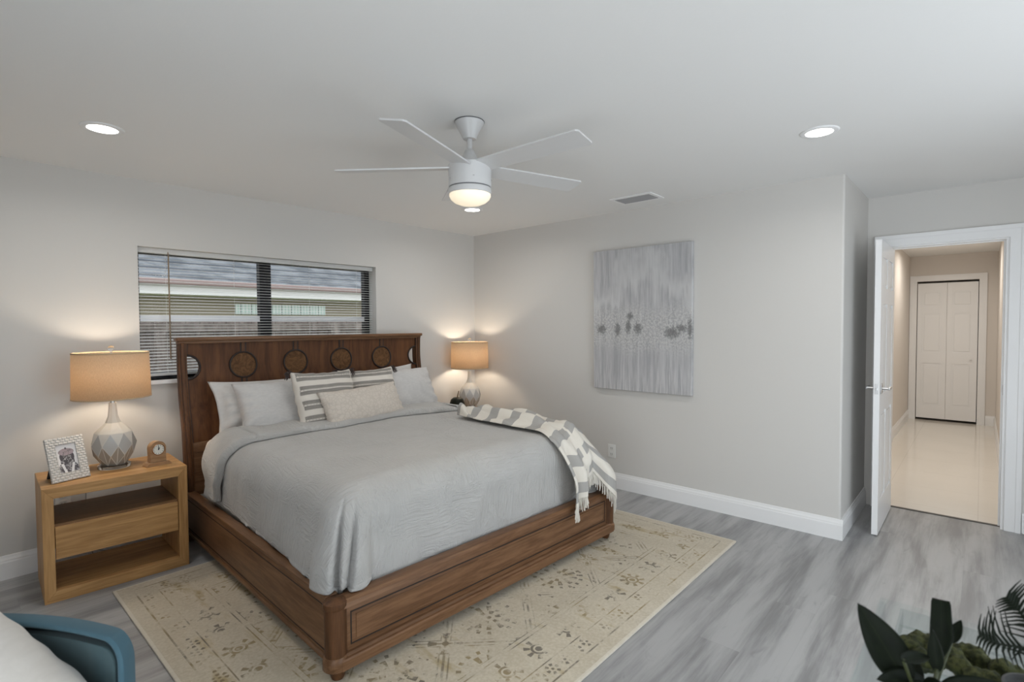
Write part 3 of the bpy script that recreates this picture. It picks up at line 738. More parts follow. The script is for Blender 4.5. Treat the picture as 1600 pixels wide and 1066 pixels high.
# ------------------------------------------------------------ pillows and cushions
def pillow_bm(w, h, t, flange=0., pinch=.07, seed=0, wr=.010, n=44, soft=2.6):
    bm = BM(); uvl = bm.loops.layers.uv.new('UVMap')
    V = {}
    for side in (1, -1):
        for i in range(n+1):
            for j in range(n+1):
                u, v = 2*i/n-1, 2*j/n-1
                rim = i in (0, n) or j in (0, n)
                if rim and side < 0: V[side, i, j] = V[1, i, j]; continue
                fu = flange/(w/2); fv = flange/(h/2)
                au = min(1, abs(u)/(1-fu)); av = min(1, abs(v)/(1-fv))
                th = ((1-au**soft)*(1-av**soft))**.48
                x = u*w/2*(1-pinch*(1-abs(v)**2.2)*abs(u)**3); z = v*h/2*(1-pinch*1.15*(1-abs(u)**2.2)*abs(v)**3)
                y = side*(t/2*th+.003)
                k = nz((u*1.0, v*1.0, side*2), 1.3, seed)*wr*2.6*th + abs(nz((u*1.7, v*1.1, side), 1.5, seed+5))*wr*(.4+th)*1.2
                edge = max(au, av)
                k += wr*.8*math.sin((math.atan2(v, u))*17+seed)*smst(.55, .95, edge)*(1-smst(.97, 1.0, edge))
                if rim: y, k = 0, nz((u*2, v*2, 0), 2, seed)*wr*.5
                sag = -.02*h*(1-abs(u)**2)*(v > 0)*v
                V[side, i, j] = bm.verts.new((x+nz((v*2, u, 0), 1.5, seed+1)*.006, y+side*k*(0 if rim else 1), z+sag+h/2))
    for side in (1, -1):
        for i in range(n):
            for j in range(n):
                q = [(i, j), (i+1, j), (i+1, j+1), (i, j+1)]
                if side > 0: q = q[::-1]
                f = bm.faces.new([V[side, a, b] for a, b in q])
                for lp, (a, b) in zip(f.loops, q): lp[uvl].uv = (a/n, b/n)
    return bm
def place(o, X_, Y_, Z_, lean, yaw=0., roll=0.):
    """stand a pillow with its bottom edge at a point of the bed, leaning back towards the headboard"""
    m = Matrix.Translation(BEDL) @ Matrix.Rotation(BEDR, 4, 'Z') @ Matrix.Translation((X_, Y_, Z_)) @ Matrix.Rotation(yaw, 4, 'Z') @ Matrix.Rotation(-lean, 4, 'X') @ Matrix.Rotation(roll, 4, 'Y')
    o.matrix_world = m; return o
m_sham = fabric('pale_grey_cotton', (.58, .565, .55), (.55, .535, .52), .92, 700, .2)
m_sham2 = fabric('cool_white_cotton', (.56, .55, .54), (.52, .51, .505), .92, 700, .2)
GP = 'pillows propped against the headboard'
p = link('pillow', pillow_bm(.84, .42, .17, .045, .07, 1, .009), m_sham, None, 180); place(p, -.45, 1.83, .695, R(26), R(1)); tag(p, 'back pillow on the left with a flat flanged edge showing', 'pillow', GP)
p = link('pillow', pillow_bm(.78, .41, .18, 0, .06, 2, .008), m_sham2, None, 180); place(p, -.38, 1.68, .70, R(30), R(-1)); tag(p, 'front left plain grey pillow beside the striped cushion', 'pillow', GP)
p = link('pillow', pillow_bm(.84, .42, .17, .045, .07, 3, .009), m_sham, None, 180); place(p, .365, 1.83, .70, R(22), R(-1), R(-2)); tag(p, 'back pillow on the right, only its top edge showing', 'pillow', GP)
p = link('pillow', pillow_bm(.78, .41, .18, 0, .06, 4, .008), m_sham2, None, 180); place(p, .50, 1.70, .715, R(28), R(3), R(1)); tag(p, 'front right plain grey pillow nearest the far lamp', 'pillow', GP)

def make_stripe_mat():
    m = M('black_stripe_weave', (.7, .66, .6), .9); u, v, _ = m.coord('UV')
    v2 = (v*-1.+1.)*4.15-.14; f = v2.fr(); band = (f < .60)*(u > .045)*(u < .955)*(v2 > 0.)
    a = (f-.30).abs()
    thin = ((f*26.).fr() < .76)*((u*95.).fr() < .88)                               # rows of little woven lines
    zz = (((u*21.).fr()-.5).abs()*2.*.15 + .22 - f).abs() < .028
    zz2 = (((u*21.+.5).fr()-.5).abs()*2.*.15 + .22 - f).abs() < .028
    dot = (((u*21.).fr()-.5).abs() < .15)*((f-.295).abs() < .028)
    mid = a < .105
    ink = (mid*((zz.max(zz2)).max(dot)*-1.+1.) + (mid*-1.+1.)*thin)*band
    n = m.noise(m.vec, 90, 2)
    m.color(m.mix(ink*(n*.35+.72), (.66, .62, .565), (.030, .026, .026)))
    m.bump(ink+m.noise(m.vec, 180, 2)*.4, .5, .002); return m.m
m_stripe = make_stripe_mat(); m_tassel = fabric('dark_tassel', (.05, .03, .025), (.03, .02, .02))
def tassel(parent, x, z):
    bm = BM()
    for k in range(26):
        a = random.uniform(-.6, .6); s = 1 if x > 0 else -1
        q = Vector((s*random.uniform(.012, .038), random.uniform(-.016, .016), random.uniform(-.055, .004)))
        tube(bm, [(x, 0, z), (x+q.x*.6, q.y*.6, z+q.z*.45+.006), (x+q.x, q.y, z+q.z)], .0022, 5)
    lathe(bm, [(.003, -.008), (.009, -.004), (.009, .004), (.003, .008)], 10, (x, 0, z))
    tag(link('tassel', bm, m_tassel, parent, 60), 'dark thread tassel at a corner')
GC = 'striped cushions'
for (X_, Y_, Z_, yaw, lean, roll, sd, lb, pin) in ((-.225, 1.515, .715, R(4), R(22), R(1), 6, 'left black and cream striped cushion with a tassel', .05), (.185, 1.62, .70, R(-4), R(22), R(-1), 8, 'right black and cream striped cushion, mostly behind the lumbar cushion', .05)):
    c = link('striped_cushion', pillow_bm(.47, .44, .15, 0, pin, sd, .007), m_stripe, None, 180); place(c, X_, Y_, Z_, lean, yaw, roll); tag(c, lb, 'cushion', GC)
    for sx in (-1, 1):
        tassel(c, sx*.236, .438); tassel(c, sx*.236, .004)
m_lumb = M('cream_embroidery', (.62, .57, .50), .92); m_lumb.coord('UV'); _u, _v, _ = m_lumb.coord('UV')
_vec = m_lumb.xyz(_u*1.0, _v*.5); _d = m_lumb.voro(_vec, 24, 'DISTANCE_TO_EDGE'); _ln = (_d < .09)
m_lumb.color(m_lumb.mix(_ln*.32, m_lumb.mix(m_lumb.noise(_vec, 30, 2), (.58, .525, .47), (.63, .575, .515)), (.44, .395, .345))); m_lumb.bump(_ln*-1.+m_lumb.noise(_vec, 300, 2)*.4, .4, .002)
c = link('lumbar_cushion', pillow_bm(.70, .305, .13, 0, .055, 12, .006), m_lumb.m, None, 180); place(c, .035, 1.44, .725, R(28), R(8), R(-1.5)); tag(c, 'long cream embroidered lumbar cushion in front of the striped ones', 'cushion')

# ------------------------------------------------------------ throw blanket over the far foot corner
def make_plaid():
    m = M('plaid_throw', (.7, .67, .6), .95); u, v, _ = m.coord('UV')               # metres across / along
    P = .25
    a = (u/.36).fr() < .93; b = (v/P).fr() < .42
    st = m.noise(m.xyz(u*260, v*6), 1., 2)*.6+m.noise(m.xyz(u*6, v*260), 1., 2)*.4
    k = a*b; g = k*(.75+st*.25)
    half = (a+b)*(k*-1.+1.)
    c = m.mix(g, m.mix(half*.04, (.72, .685, .62), (.55, .54, .52)), (.33, .325, .318))
    m.color(c); m.bump(st, .5, .003); return m.m
m_plaid = make_plaid()
TW, TL1, TL2 = .62, 1.30, .56
def tclamp(p):
    return p
def throw_pt(u, v, top=True):
    """u across (0 = towards bed middle), v along (0 = head end)"""
    if v <= .66:
        t = v/.66
        s0 = Vector((.53+.08*math.sin(t*4.2), 1.06)); s1 = Vector((.94, 1.20))
        e0 = Vector((.50, .13)); e1 = Vector((.945, .24))
        A = s0.lerp(s1, u); B = e0.lerp(e1, u); q = A.lerp(B, t)
        q.x -= .16*math.sin(PI*min(1, t*1.15))*(1-u)*(1-.9*t)
        x, y = q
        # height: follow the cover, rolling over its right edge
        if x > IX:
            d = min(x-IX, DR*.98); z = dtop(IX, max(y, IY0)) - DR*(1-math.sqrt(max(0, 1-(d/DR)**2)))
        else: z = dtop(x, max(y, IY0))
        if y < IY0:
            d = min(IY0-y, DR*.98); z -= DR*(1-math.sqrt(max(0, 1-(d/DR)**2)))
        fold = .042*max(0, math.sin(u*15+t*5.5+1.2*math.sin(t*6)))*(1-.55*t) + .034*max(0, math.sin(u*9-t*11+.8))*(1-.4*t)
        fold += .045*math.exp(-((u-.18-.25*t)/.10)**2)*math.sin(PI*min(1, t+.12))
        fold *= smst(0, .05, u)*.9+.1
        fold *= .25+.75*smst(0, .06, 1-u)
        return Vector((x, y, z+.022+fold))
    # hanging part: over the front edge and round the corner
    t = (v-.66)/.34
    top0 = throw_pt(u, .66)
    L = (.37+.04*math.sin(u*7+1)-.035*math.exp(-((u-.50)/.14)**2)+.19*smst(.62, 1, u))
    d = t*L
    ang = R(-90+80*smst(.72, 1.0, u)); n = Vector((math.cos(ang), math.sin(ang), 0))
    r = .11; q = r*PI/2
    a0 = R(38)
    if d < r*(PI/2-a0): ph = a0+d/r; h = r*(math.sin(ph)-math.sin(a0)); dz = r*(math.cos(a0)-math.cos(ph))
    else: h = r*(1-math.sin(a0)); dz = r*math.cos(a0)+(d-r*(PI/2-a0))
    gather = 1-.10*t
    p = Vector((.78+(top0.x-.78)*gather, top0.y, top0.z)) + n*(h+(.115+.075*math.sin(PI*smst(.5, 1.05, u)))*smst(.05, .7, t)+.012) - Vector((0, 0, dz))
    w = (.020*math.sin(u*26+.6)+.014*math.sin(u*13+2+t*2))*smst(.0, .35, t)
    p += n*w; p.x += .06*t*smst(.3, 1, u)
    return p
bm = BM()
grid(bm, lambda u, v: throw_pt(u, v), 96, 150, lambda u, v: (u*TW+.06, v*(TL1+TL2)+.05))
th = link('throw_blanket', bm, m_plaid, None, 180); mod_solid(th, .006, 1)
onbed(th, 'white and grey plaid throw draped over the far foot corner of the bed', 'blanket')
bm = BM()
for k in range(150):
    u = (k+random.uniform(-.3, .3))/150; u = min(1, max(0, u)); p = throw_pt(u, 1.0); ln = random.uniform(.055, .085)
    dx, dy = random.uniform(-.012, .012), random.uniform(-.012, .006)
    tube(bm, [p+Vector((0, 0, .004)), p+Vector((dx*.4, dy*.4, -ln*.5)), p+Vector((dx, dy, -ln))], .0026, 5)
fr = link('fringe', bm, fabric('fringe_white', (.70, .67, .61)), th, 60); fr['kind'] = 'stuff'

# ------------------------------------------------------------ nightstands
od, ol = (.33, .175, .066), (.53, .31, .13)
o_x = wood('oak_along_x', od, ol, 'x', .45, .8, 18); o_y = wood('oak_along_y', od, ol, 'y', .45, .8, 18); o_z = wood('oak_along_z', od, ol, 'z', .45, .8, 18)
NW, ND_, NH, NT, NS = .665, .455, .612, .058, .048
ns = thing('nightstand', (-3.355, -.578, .0), 'oak box frame nightstand at the left of the bed, holding the picture frame and clock', 'nightstand', R(-2.8), 'oak nightstands')
def mitre(bm, horizontal, s):
    w, h, t, u_ = NW/2, NH, NT, NS
    if horizontal:
        pts = [(-w, h), (w, h), (w-u_, h-t), (-w+u_, h-t)] if s > 0 else [(-w, 0), (w, 0), (w-u_, t), (-w+u_, t)]
    else: pts = [(s*w, 0), (s*w, h), (s*(w-u_), h-t), (s*(w-u_), t)]
    prism(bm, pts, 'y', 0, ND_); bmesh.ops.bevel(bm, geom=bm.edges[:], offset=.0015, segments=1, affect='EDGES')
bm = BM(); mitre(bm, True, 1); link('top', bm, o_x, ns)
bm = BM(); mitre(bm, True, -1); link('bottom', bm, o_x, ns)
for s in (-1, 1):
    bm = BM(); mitre(bm, False, s); link('side_panel', bm, o_z, ns)
iw = NW/2-NS
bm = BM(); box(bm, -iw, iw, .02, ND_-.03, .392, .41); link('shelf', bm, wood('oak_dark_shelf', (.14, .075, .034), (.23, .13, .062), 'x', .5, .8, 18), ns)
dr = BM(); box(dr, -iw+.003, iw-.003, .006, .028, .225, .398, .002); box(dr, -iw+.012, iw-.012, .028, ND_-.04, .235, .38); d_ = link('drawer', dr, o_x, ns)

# ------------------------------------------------------------ table lamps
def shade_mat():
    m = M('linen_shade', (.55, .42, .28), .9); nt = m.nt; out = nt.nodes['Material Output']; x, y, z = m.coord()
    th = y.atan2(x); wv_ = m.noise(m.xyz(th*30, z*420), 1., 2); wh = m.noise(m.xyz(th*80, z*60), 1., 2)
    c = m.mix((wv_*.5+wh*.5).ss(.35, .65), (.58, .46, .33), (.70, .57, .42)); m.color(c)
    tl = nt.nodes.new('ShaderNodeBsdfTranslucent'); nt.links.new(c, tl.inputs[0]); mx = nt.nodes.new('ShaderNodeMixShader'); mx.inputs[0].default_value = .55
    nt.links.new(m.b.outputs[0], mx.inputs[1]); nt.links.new(tl.outputs[0], mx.inputs[2]); nt.links.new(mx.outputs[0], out.inputs[0]); return m.m
m_shade = shade_mat()
c_top = M('matt_white_ceramic', (.62, .60, .56), .55).m; c_mid = M('pale_grey_glaze', (.47, .465, .45), .2).m; c_low = M('taupe_glaze', (.35, .325, .285), .24).m
m_acr = M('clear_acrylic', (.95, .95, .95), .03); m_acr.b.inputs['Transmission Weight'].default_value = 1; m_acr.b.inputs['IOR'].default_value = 1.45; m_acr = m_acr.m
lamp = thing('table_lamp', (-3.325, -.30, NH), 'lit table lamp with faceted white ceramic base on the left nightstand', 'lamp', R(10), 'ceramic table lamps')
bm = BM(); lathe(bm, [(.079, 0), (.081, .003), (.081, .019), (.078, .022)], 40); link('base_plate', bm, m_acr, lamp, 40)
# faceted belly
NF = 9
def rng(bm, r, z, off, n=NF): return [bm.verts.new((r*math.cos(2*PI*(k+off)/n), r*math.sin(2*PI*(k+off)/n), z)) for k in range(n)]
bm = BM()
r0 = rng(bm, .062, .022, .5); r1 = rng(bm, .100, .082, 0); r2 = rng(bm, .1145, .145, .5); r3 = rng(bm, .094, .215, 0); 
neck = [rng(bm, r, z, 0) for r, z in ((.064, .248), (.040, .272), (.026, .31), (.021, .36), (.020, .392))]
def fa(vs, m):
    q = bm.faces.new(vs); q.material_index = m; return q
for k in range(NF):
    k1 = (k+1) % NF
    fa([r0[k-1], r0[k], r1[k]], 2); fa([r1[k], r0[k], r2[k]], 2); fa([r0[k], r1[k1], r2[k]], 2)          # lower taupe facets
    fa([r1[k], r2[k], r3[k], r2[k-1]], 1)                                                               # diamonds
    fa([r2[k], r3[k1], r3[k]], 0)
    fa([r3[k], r3[k1], neck[0][k1], neck[0][k]], 0)
    for a, b in zip(neck, neck[1:]): fa([a[k], a[k1], b[k1], b[k]], 0)
bm.faces.new(r0[::-1]); bm.faces.new(neck[-1])
bmesh.ops.bevel(bm, geom=[e for e in bm.edges if e.verts[0].co.z < .22 and e.verts[1].co.z < .22], offset=.0016, segments=2, affect='EDGES', profile=.5)
link('ceramic_body', bm, [c_top, c_mid, c_low], lamp, 22)
bm = BM(); lathe(bm, [(.012, .39), (.012, .43), (.016, .432), (.016, .462), (.010, .466)], 20); tube(bm, [(0, 0, .46), (0, 0, .69)], .004, 8); link('socket_and_stem', bm, m_steel, lamp, 40)
bm = BM(); lathe(bm, [(.001, .50), (.012, .505), (.028, .54), (.030, .57), (.018, .60), (.0015, .606)], 20); link('bulb', bm, emit('warm_bulb', (1, .84, .66), 215), lamp, 60)
m_ltrim = fabric('linen_trim', (.50, .37, .23))
SR0, SR1, SZ0, SZ1 = .194, .188, .425, .692
bm = BM(); lathe(bm, [(SR0, SZ0), (SR1, SZ1)], 72, cap=False); sh = link('lamp_shade', bm, m_shade, lamp, 180); mod_solid(sh, .002)
for r, z in ((SR0, SZ0), (SR1, SZ1)):
    bm = BM(); lathe(bm, [(r+.0018, z-.003), (r+.0024, z), (r+.0018, z+.004), (r-.002, z+.004), (r-.002, z-.003)], 72, cap=False)
    link('shade_trim', bm, m_ltrim, sh, 60)
bm = BM()
for k in range(3):
    a = 2*PI*k/3; tube(bm, [(0, 0, .684), (SR1*math.cos(a), SR1*math.sin(a), .684)], .002, 6)
link('shade_spider', bm, m_steel, sh)
bm = BM(); lathe(bm, [(.005, .688), (.008, .694), (.005, .700), (.012, .706), (.0165, .716), (.0155, .727), (.008, .735), (.001, .737)], 24); link('finial', bm, m_acr, lamp, 60)
lamp2 = dup(lamp, (-.30, -.235, NH*.96), R(25), 'lit table lamp in the far corner on the nightstand beyond the bed')
ns2 = dup(ns, (-.425, -.53, 0), 0, 'oak nightstand in the far corner, hidden behind the bed'); ns2.scale = (.76, .9, .96)

# ------------------------------------------------------------ things on the nightstands
def frame_photo_mat():
    m = M('dog_photo', (.8, .8, .8), .25); x, _y, z = m.coord()
    def ell(cx, cz, rx, rz): a = (x-cx)*(1/rx); b = (z-cz)*(1/rz); return (a*a+b*b) < 1.
    n = m.noise(m.vec, 60, 4, .8); n2 = m.noise(m.vec, 150, 2, .7)
    c = m.mix(0., (.72, .70, .70), (.7, .7, .7))
    body = ell(0, -.058, .046, .042).max(((x+0.).abs() < .032)*((z+.04).abs() < .032))
    c = m.mix(body*(n.ss(.42, .5)*.5+.5), c, (.045, .035, .045))
    lap = ((x.abs()-.020-(z+.055)*.25).abs() < .006)*(z < -.028)*(z > -.09); c = m.mix(lap, c, (.7, .68, .68))
    head = ell(.0, .005, .026, .032); c = m.mix(head*(n2.ss(.40, .5)*.75+.25), c, (.035, .03, .035))
    ears = ell(-.026, .008, .008, .02).max(ell(.026, .008, .008, .02)); c = m.mix(ears, c, (.05, .04, .05))
    hat = ell(0., .036, .036, .020); c = m.mix(hat, c, (.33, .26, .28)); c = m.mix(hat*(n > .55)*.7, c, (.1, .08, .09))
    c = m.mix(ell(0, .056, .004, .006), c, (.05, .04, .05)); m.color(c); return m.m
FW, FH = .176, .245
pf = thing('picture_frame', (-3.548, -.455, NH+.001), 'white woven-texture picture frame with a dog portrait on the left nightstand', 'picture frame', R(16))
def leanm(o): o.rotation_euler = (R(-19), 0, 0); return o
m_weave = M('woven_white', (.62, .60, .57), .5); _x, _y, _z = m_weave.coord()
_row = (_z/.0135).fl(); _b = ((_x/.021+_row*.5).fr()-.5).abs()*2.; _c = ((_z/.0135).fr()-.5).abs()*2.; m_weave.bump((_b.pow(3.)).max(_c.pow(3.))*-1.+1., 1.0, .004); m_weave = m_weave.m
bm = BM(); a = FW/2; bw = .042; ih0, ih1 = .046, FH-.042
for q in ((-a, -a+bw, 0, FH), (a-bw, a, 0, FH), (-a+bw, a-bw, 0, ih0), (-a+bw, a-bw, ih1, FH)): box(bm, q[0], q[1], -.010, .008, q[2], q[3], .002)
leanm(link('frame', bm, m_weave, pf))
bm = BM(); box(bm, -a+bw-.004, a-bw+.004, -.001, .003, -.078, .078); ph = link('photo', bm, frame_photo_mat(), pf); leanm(ph)
ph.location = Matrix.Rotation(R(-19), 4, 'X') @ Vector((0, 0, (ih0+ih1)/2))
m_black = M('black_velvet', (.012, .010, .012), .8).m
bm = BM(); box(bm, -a+.006, a-.006, .008, .012, .004, FH-.004); leanm(link('backing', bm, m_black, pf))
bm = BM(); prism(bm, [(.072, .17), (.15, .0), (.135, -.0), (.062, .17)], 'x', -.05, .04); tag(link('easel_leg', bm, m_black, pf), 'black folding stand at the back')

ck = thing('mantel_clock', (-3.140, -.44, NH), 'small wooden mantel clock with a round white dial on the left nightstand', 'clock', R(8))
w_ck = wood('clock_wood', (.26, .15, .075), (.40, .25, .14), 'x', .28, 2.)
bm = BM(); prism(bm, [(-.066, 0), (.066, 0), (.066, .006), (.056, .018), (.050, .022), (-.050, .022), (-.056, .018), (-.066, .006)], 'y', -.034, .034); link('plinth', bm, w_ck, ck)
bm = BM(); CR, CZ = .043, .105
pts = [(-CR, .022), (CR, .022)] + [(CR*math.cos(R(t)), CZ+CR*math.sin(R(t))) for t in range(0, 181, 9)]
prism(bm, pts, 'y', -.022, .024); bmesh.ops.bevel(bm, geom=[e for e in bm.edges if abs(e.verts[0].co.y-e.verts[1].co.y) < 1e-5], offset=.003, segments=2, affect='EDGES'); link('case', bm, w_ck, ck, 40)
bm = BM(); lathe(bm, [(.030, 0), (.034, 0), (.0345, .004), (.031, .007), (.030, .004)], 40, cap=False); link('bezel', bm, M('rose_brass', (.60, .40, .27), .25, 1.).m, ck, 60, (0, -.022, .098), (R(90), 0, 0))
m_dial = M('dial', (.70, .70, .66), .3); _x, _y, _z = m_dial.coord()
_r = (_x*_x+_y*_y).sqrt(); _t = _y.atan2(_x); _tk = ((_r-.0245).abs() < .0028)*((_t*12.).cos() > .8); m_dial.color(m_dial.mix(_tk, (.70, .71, .66), (.06, .06, .05)))
bm = BM(); lathe(bm, [(.0005, .003), (.0305, .0025), (.0305, 0)], 40); dl = link('dial', bm, m_dial.m, ck, 60, (0, -.022, .098), (R(90), 0, 0))
bm = BM(); box(bm, -.0015, .0015, -.002, .020, .0035, .0045); prism(bm, [(-.003, -.001), (.0065, .0125), (.0085, .0115), (.001, -.003)], 'z', .0045, .0052); lathe(bm, [(.0035, .003), (.003, .006)], 12)
link('hands', bm, m_black, dl)

fr_ = thing('fruit_ornament', (-.575, -.34, NH*.96), 'dark round apple-shaped ornament beside the far lamp', 'ornament')
bm = BM(); lathe(bm, [(.001, .012), (.02, .003), (.045, .012), (.062, .045), (.064, .075), (.054, .102), (.034, .116), (.014, .112), (.001, .104)], 36); link('fruit', bm, M('dark_green_glaze', (.012, .013, .008), .5, Specular_IOR_Level=.15).m, fr_, 180)
bm = BM(); tube(bm, [(0, 0, .10), (.004, 0, .125), (.014, 0, .15), (.02, 0, .165)], .005, 8, 0, lambda t: 1.2-.5*t); link('stem', bm, M('stem_brown', (.12, .08, .04), .7).m, fr_, 60); fr_.scale = (1.15, 1.15, 1.32)
bm = BM(); tube(bm, [(-3.45, -.004, .36), (-3.47, -.03, .30), (-3.46, -.045, .16), (-3.40, -.045, .06), (-3.30, -.04, .012), (-3.15, -.045, .006)], .003, 6); tube(bm, [(-3.43, -.045, NH+.012), (-3.425, -.05, .45), (-3.43, -.05, .2), (-3.40, -.047, .03)], .0025, 6)
cb = link('lamp_cord', bm, M('cord_grey', (.35, .34, .33), .5).m, None, 60); tag(cb, 'thin power cord hanging behind the left nightstand', 'cord')

# ------------------------------------------------------------ armchair with cushion, lower left
m_teal = fabric('teal_velvet', (.045, .115, .155), (.035, .095, .13), .75, 500, .2); m_teal2 = fabric('teal_lining', (.045, .085, .095), (.04, .075, .085), .9, 500, .2)
CHX, CHY, CHA = -3.915, -2.50, R(-54)
ch = thing('armchair', (CHX, CHY, 0), 'blue teal upholstered armchair at the lower left edge, its square back turned to the bed', 'chair', CHA)
BW, BT, BZ0, BZ1 = .62, .085, .30, .765
def rrect(w, h0, h1, r, n=8):
    pts = []
    for cx, cz, a0 in ((w/2-r, h0+r, -90), (w/2-r, h1-r, 0), (-w/2+r, h1-r, 90), (-w/2+r, h0+r, 180)):
        for k in range(n+1):
            a = R(a0+90*k/n); pts.append((cx+r*math.cos(a), cz+r*math.sin(a)))
    return pts
def arcback(bm, k=.055):
    for v in bm.verts: v.co.y -= k*(abs(v.co.x)/(BW/2))**2*.9
bm = BM()
def padded(bm, w, z0, z1, r, y0, y1, rnd, nx=14):
    prism(bm, rrect(w, z0, z1, r), 'y', y0, y1)
    bmesh.ops.bevel(bm, geom=[e for e in bm.edges if abs(e.verts[0].co.y-e.verts[1].co.y) < 1e-6], offset=rnd, segments=4, affect='EDGES', profile=.5)
    for k in range(1, nx):
        bmesh.ops.bisect_plane(bm, geom=bm.verts[:]+bm.edges[:]+bm.faces[:], plane_co=(-w/2+w*k/nx, 0, 0), plane_no=(1, 0, 0), dist=1e-5)
outer, inner = rrect(BW, BZ0, BZ1, .055), rrect(BW-.034, BZ0+.02, BZ1-.013, .045)
n = len(outer)
ring = []
for y, o_, i_ in ((0, 0, 0), ):
    pass
def ringverts(pts, y): return [bm.verts.new((p[0], y, p[1])) for p in pts]
def inset(pts, d):
    cx, cz = 0, (BZ0+BZ1)/2; w, h = BW/2, (BZ1-BZ0)/2
    return [(p[0]*(1-d/w), cz+(p[1]-cz)*(1-d/h)) for p in pts]
loops = [ringverts(inner, -.008), ringverts(inner, -.024), ringverts(inset(inner, -.004), -.028), ringverts(inset(outer, .005), -.028), ringverts(outer, -.023), ringverts(outer, .008), ringverts(inset(outer, .01), .016)]
for a, b in zip(loops, loops[1:]):
    for k in range(n): bm.faces.new((a[k], a[(k+1) % n], b[(k+1) % n], b[k]))
bm.faces.new(loops[-1])
bmesh.ops.triangulate(bm, faces=[q for q in bm.faces if len(q.verts) > 4])
for k in range(1, 14): bmesh.ops.bisect_plane(bm, geom=bm.verts[:]+bm.edges[:]+bm.faces[:], plane_co=(-BW/2+BW*k/14, 0, 0), plane_no=(1, 0, 0), dist=1e-5)
arcback(bm); link('back_frame', bm, m_teal, ch, 50)
bm = BM(); padded(bm, BW-.06, BZ0+.03, BZ1-.03, .04, -.022, -.004, .005); arcback(bm); link('back_panel', bm, m_teal2, ch, 50)
bm = BM(); box(bm, -.30, .30, -.62, -.09, .26, .36, .02); link('seat_base', bm, m_teal, ch, 50)
bm = BM(); box(bm, -.28, .28, -.63, -.12, .355, .455, .035, 0, 4); link('seat', bm, m_teal, ch, 50)
for s in (-1, 1):
    a, b = sorted((s*.245, s*.315)); bm = BM(); box(bm, a, b, -.56, -.12, .28, .52, .025, 0, 3); link('arm', bm, m_teal, ch, 50)
    for y in (-.58, -.10):
        bm = BM(); tube(bm, [(s*.24, y, .27), (s*.27, y, 0)], .018, 12, 0, lambda t: 1-.4*t); link('leg', bm, w_z, ch, 40)
c = link('chair_cushion', pillow_bm(.46, .40, .16, 0, -.015, 21, .003), fabric('off_white_linen', (.60, .57, .53), (.57, .54, .50), .95, 600, .3), None, 180)
c.matrix_world = Matrix.Translation((CHX, CHY, 0)) @ Matrix.Rotation(CHA, 4, 'Z') @ Matrix.Translation((.0, -.135, .595)) @ Matrix.Rotation(R(-16), 4, 'X') @ Matrix.Rotation(R(27), 4, 'Y') @ Matrix.Translation((0, 0, -.20))
tag(c, 'off-white linen cushion leaning in the teal armchair', 'cushion')

# ------------------------------------------------------------ clear table with plants, lower right
m_tg = glass('clear_table_acrylic', (.96, .98, .98), 1.22)
tb = thing('console_table', (-2.76, -4.63, 0), 'clear acrylic console table at the lower right, carrying the plants', 'table')
bm = BM(); box(bm, -.35, .35, -.62, .62, .728, .74, .003); link('table_top', bm, m_tg, tb)
for s in (-1, 1):
    bm = BM(); a, b = sorted((s*.608, s*.62)); box(bm, -.35, .35, a, b, 0, .728); link('side_panel', bm, m_tg, tb)
TZ = .74
gp = thing('moss_planter', (-2.66, -4.185, TZ+.0005), 'low rectangular smoky glass planter filled with green moss', 'planter')
bm = BM()
for q in ((-.12, .12, -.12, -.115), (-.12, .12, .115, .12), (-.12, -.115, -.115, .115), (.115, .12, -.115, .115), (-.12, .12, -.12, .12)):
    box(bm, q[0], q[1], q[2], q[3], 0, .042 if q != (-.12, .12, -.12, .12) else .004)
m_sg = glass('smoky_glass', (.90, .92, .92), 1.2)
link('glass_box', bm, m_sg, gp)
bm = BM()
for k in range(22):
    c_ = Vector((random.uniform(-.095, .07), random.uniform(-.095, .095), random.uniform(.012, .022))); r = random.uniform(.018, .028)
    res = bmesh.ops.create_icosphere(bm, subdivisions=3, radius=r, matrix=Matrix.Translation(c_))
    for v in res['verts']: v.co += (v.co-c_).normalized()*nz(v.co, 90, k)*.007
mo = M('moss_green', (.08, .1, .02), .95); mo.coord(); mo.color(mo.mix(mo.noise(mo.vec, 90, 3).ss(.35, .65), (.018, .024, .005), (.065, .07, .018))); mo.bump(mo.noise(mo.vec, 300, 3), 1., .004)
tag(link('moss', bm, mo.m, gp, 180), None, None)

m_leaf = M('dark_leaf', (.012, .022, .010), .6, Specular_IOR_Level=.15); m_leaf.coord('UV'); _u, _v, _ = m_leaf.coord('UV'); m_leaf.color(m_leaf.mix(((_v-.5).abs() < .025)*.5, m_leaf.mix(m_leaf.noise(m_leaf.vec, 5, 3), (.0015, .003, .002), (.007, .012, .004)), (.012, .018, .007))); m_leaf = m_leaf.m
m_stemg = M('plant_stem', (.05, .06, .022), .5).m
def leaf(bm, base, tip, width, nrm, bend_=.12, sharp=1.0, cup=.15, square=0.):
    base, tip, nrm = Vector(base), Vector(tip), Vector(nrm)
    ax = tip-base; L = ax.length; ax.normalize(); side = ax.cross(nrm).normalized(); nn = side.cross(ax).normalized()
    def f(u, v):
        w = width*.5*(math.sin(PI*u**.75)**.8 if not square else min(1, (u/.35)**.8)*(1-.25*u)*(1 if u < .96 else .9))*(1 if u < 1 or square else 0)
        s = (v-.5)*2
        return base + ax*(L*u) + side*(w*s) + nn*(bend_*L*math.sin(PI*u)*.6 - cup*w*(1-s*s))
    grid(bm, f, 16, 8)
def rayp(px, py, d):
    q = fw + rt*((px-800)/FPX) - up*((py-533)/FPX); return CAM_LOC+q*d
toCam = (CAM_LOC-Vector((-2.95, -4.12, .88))).normalized()
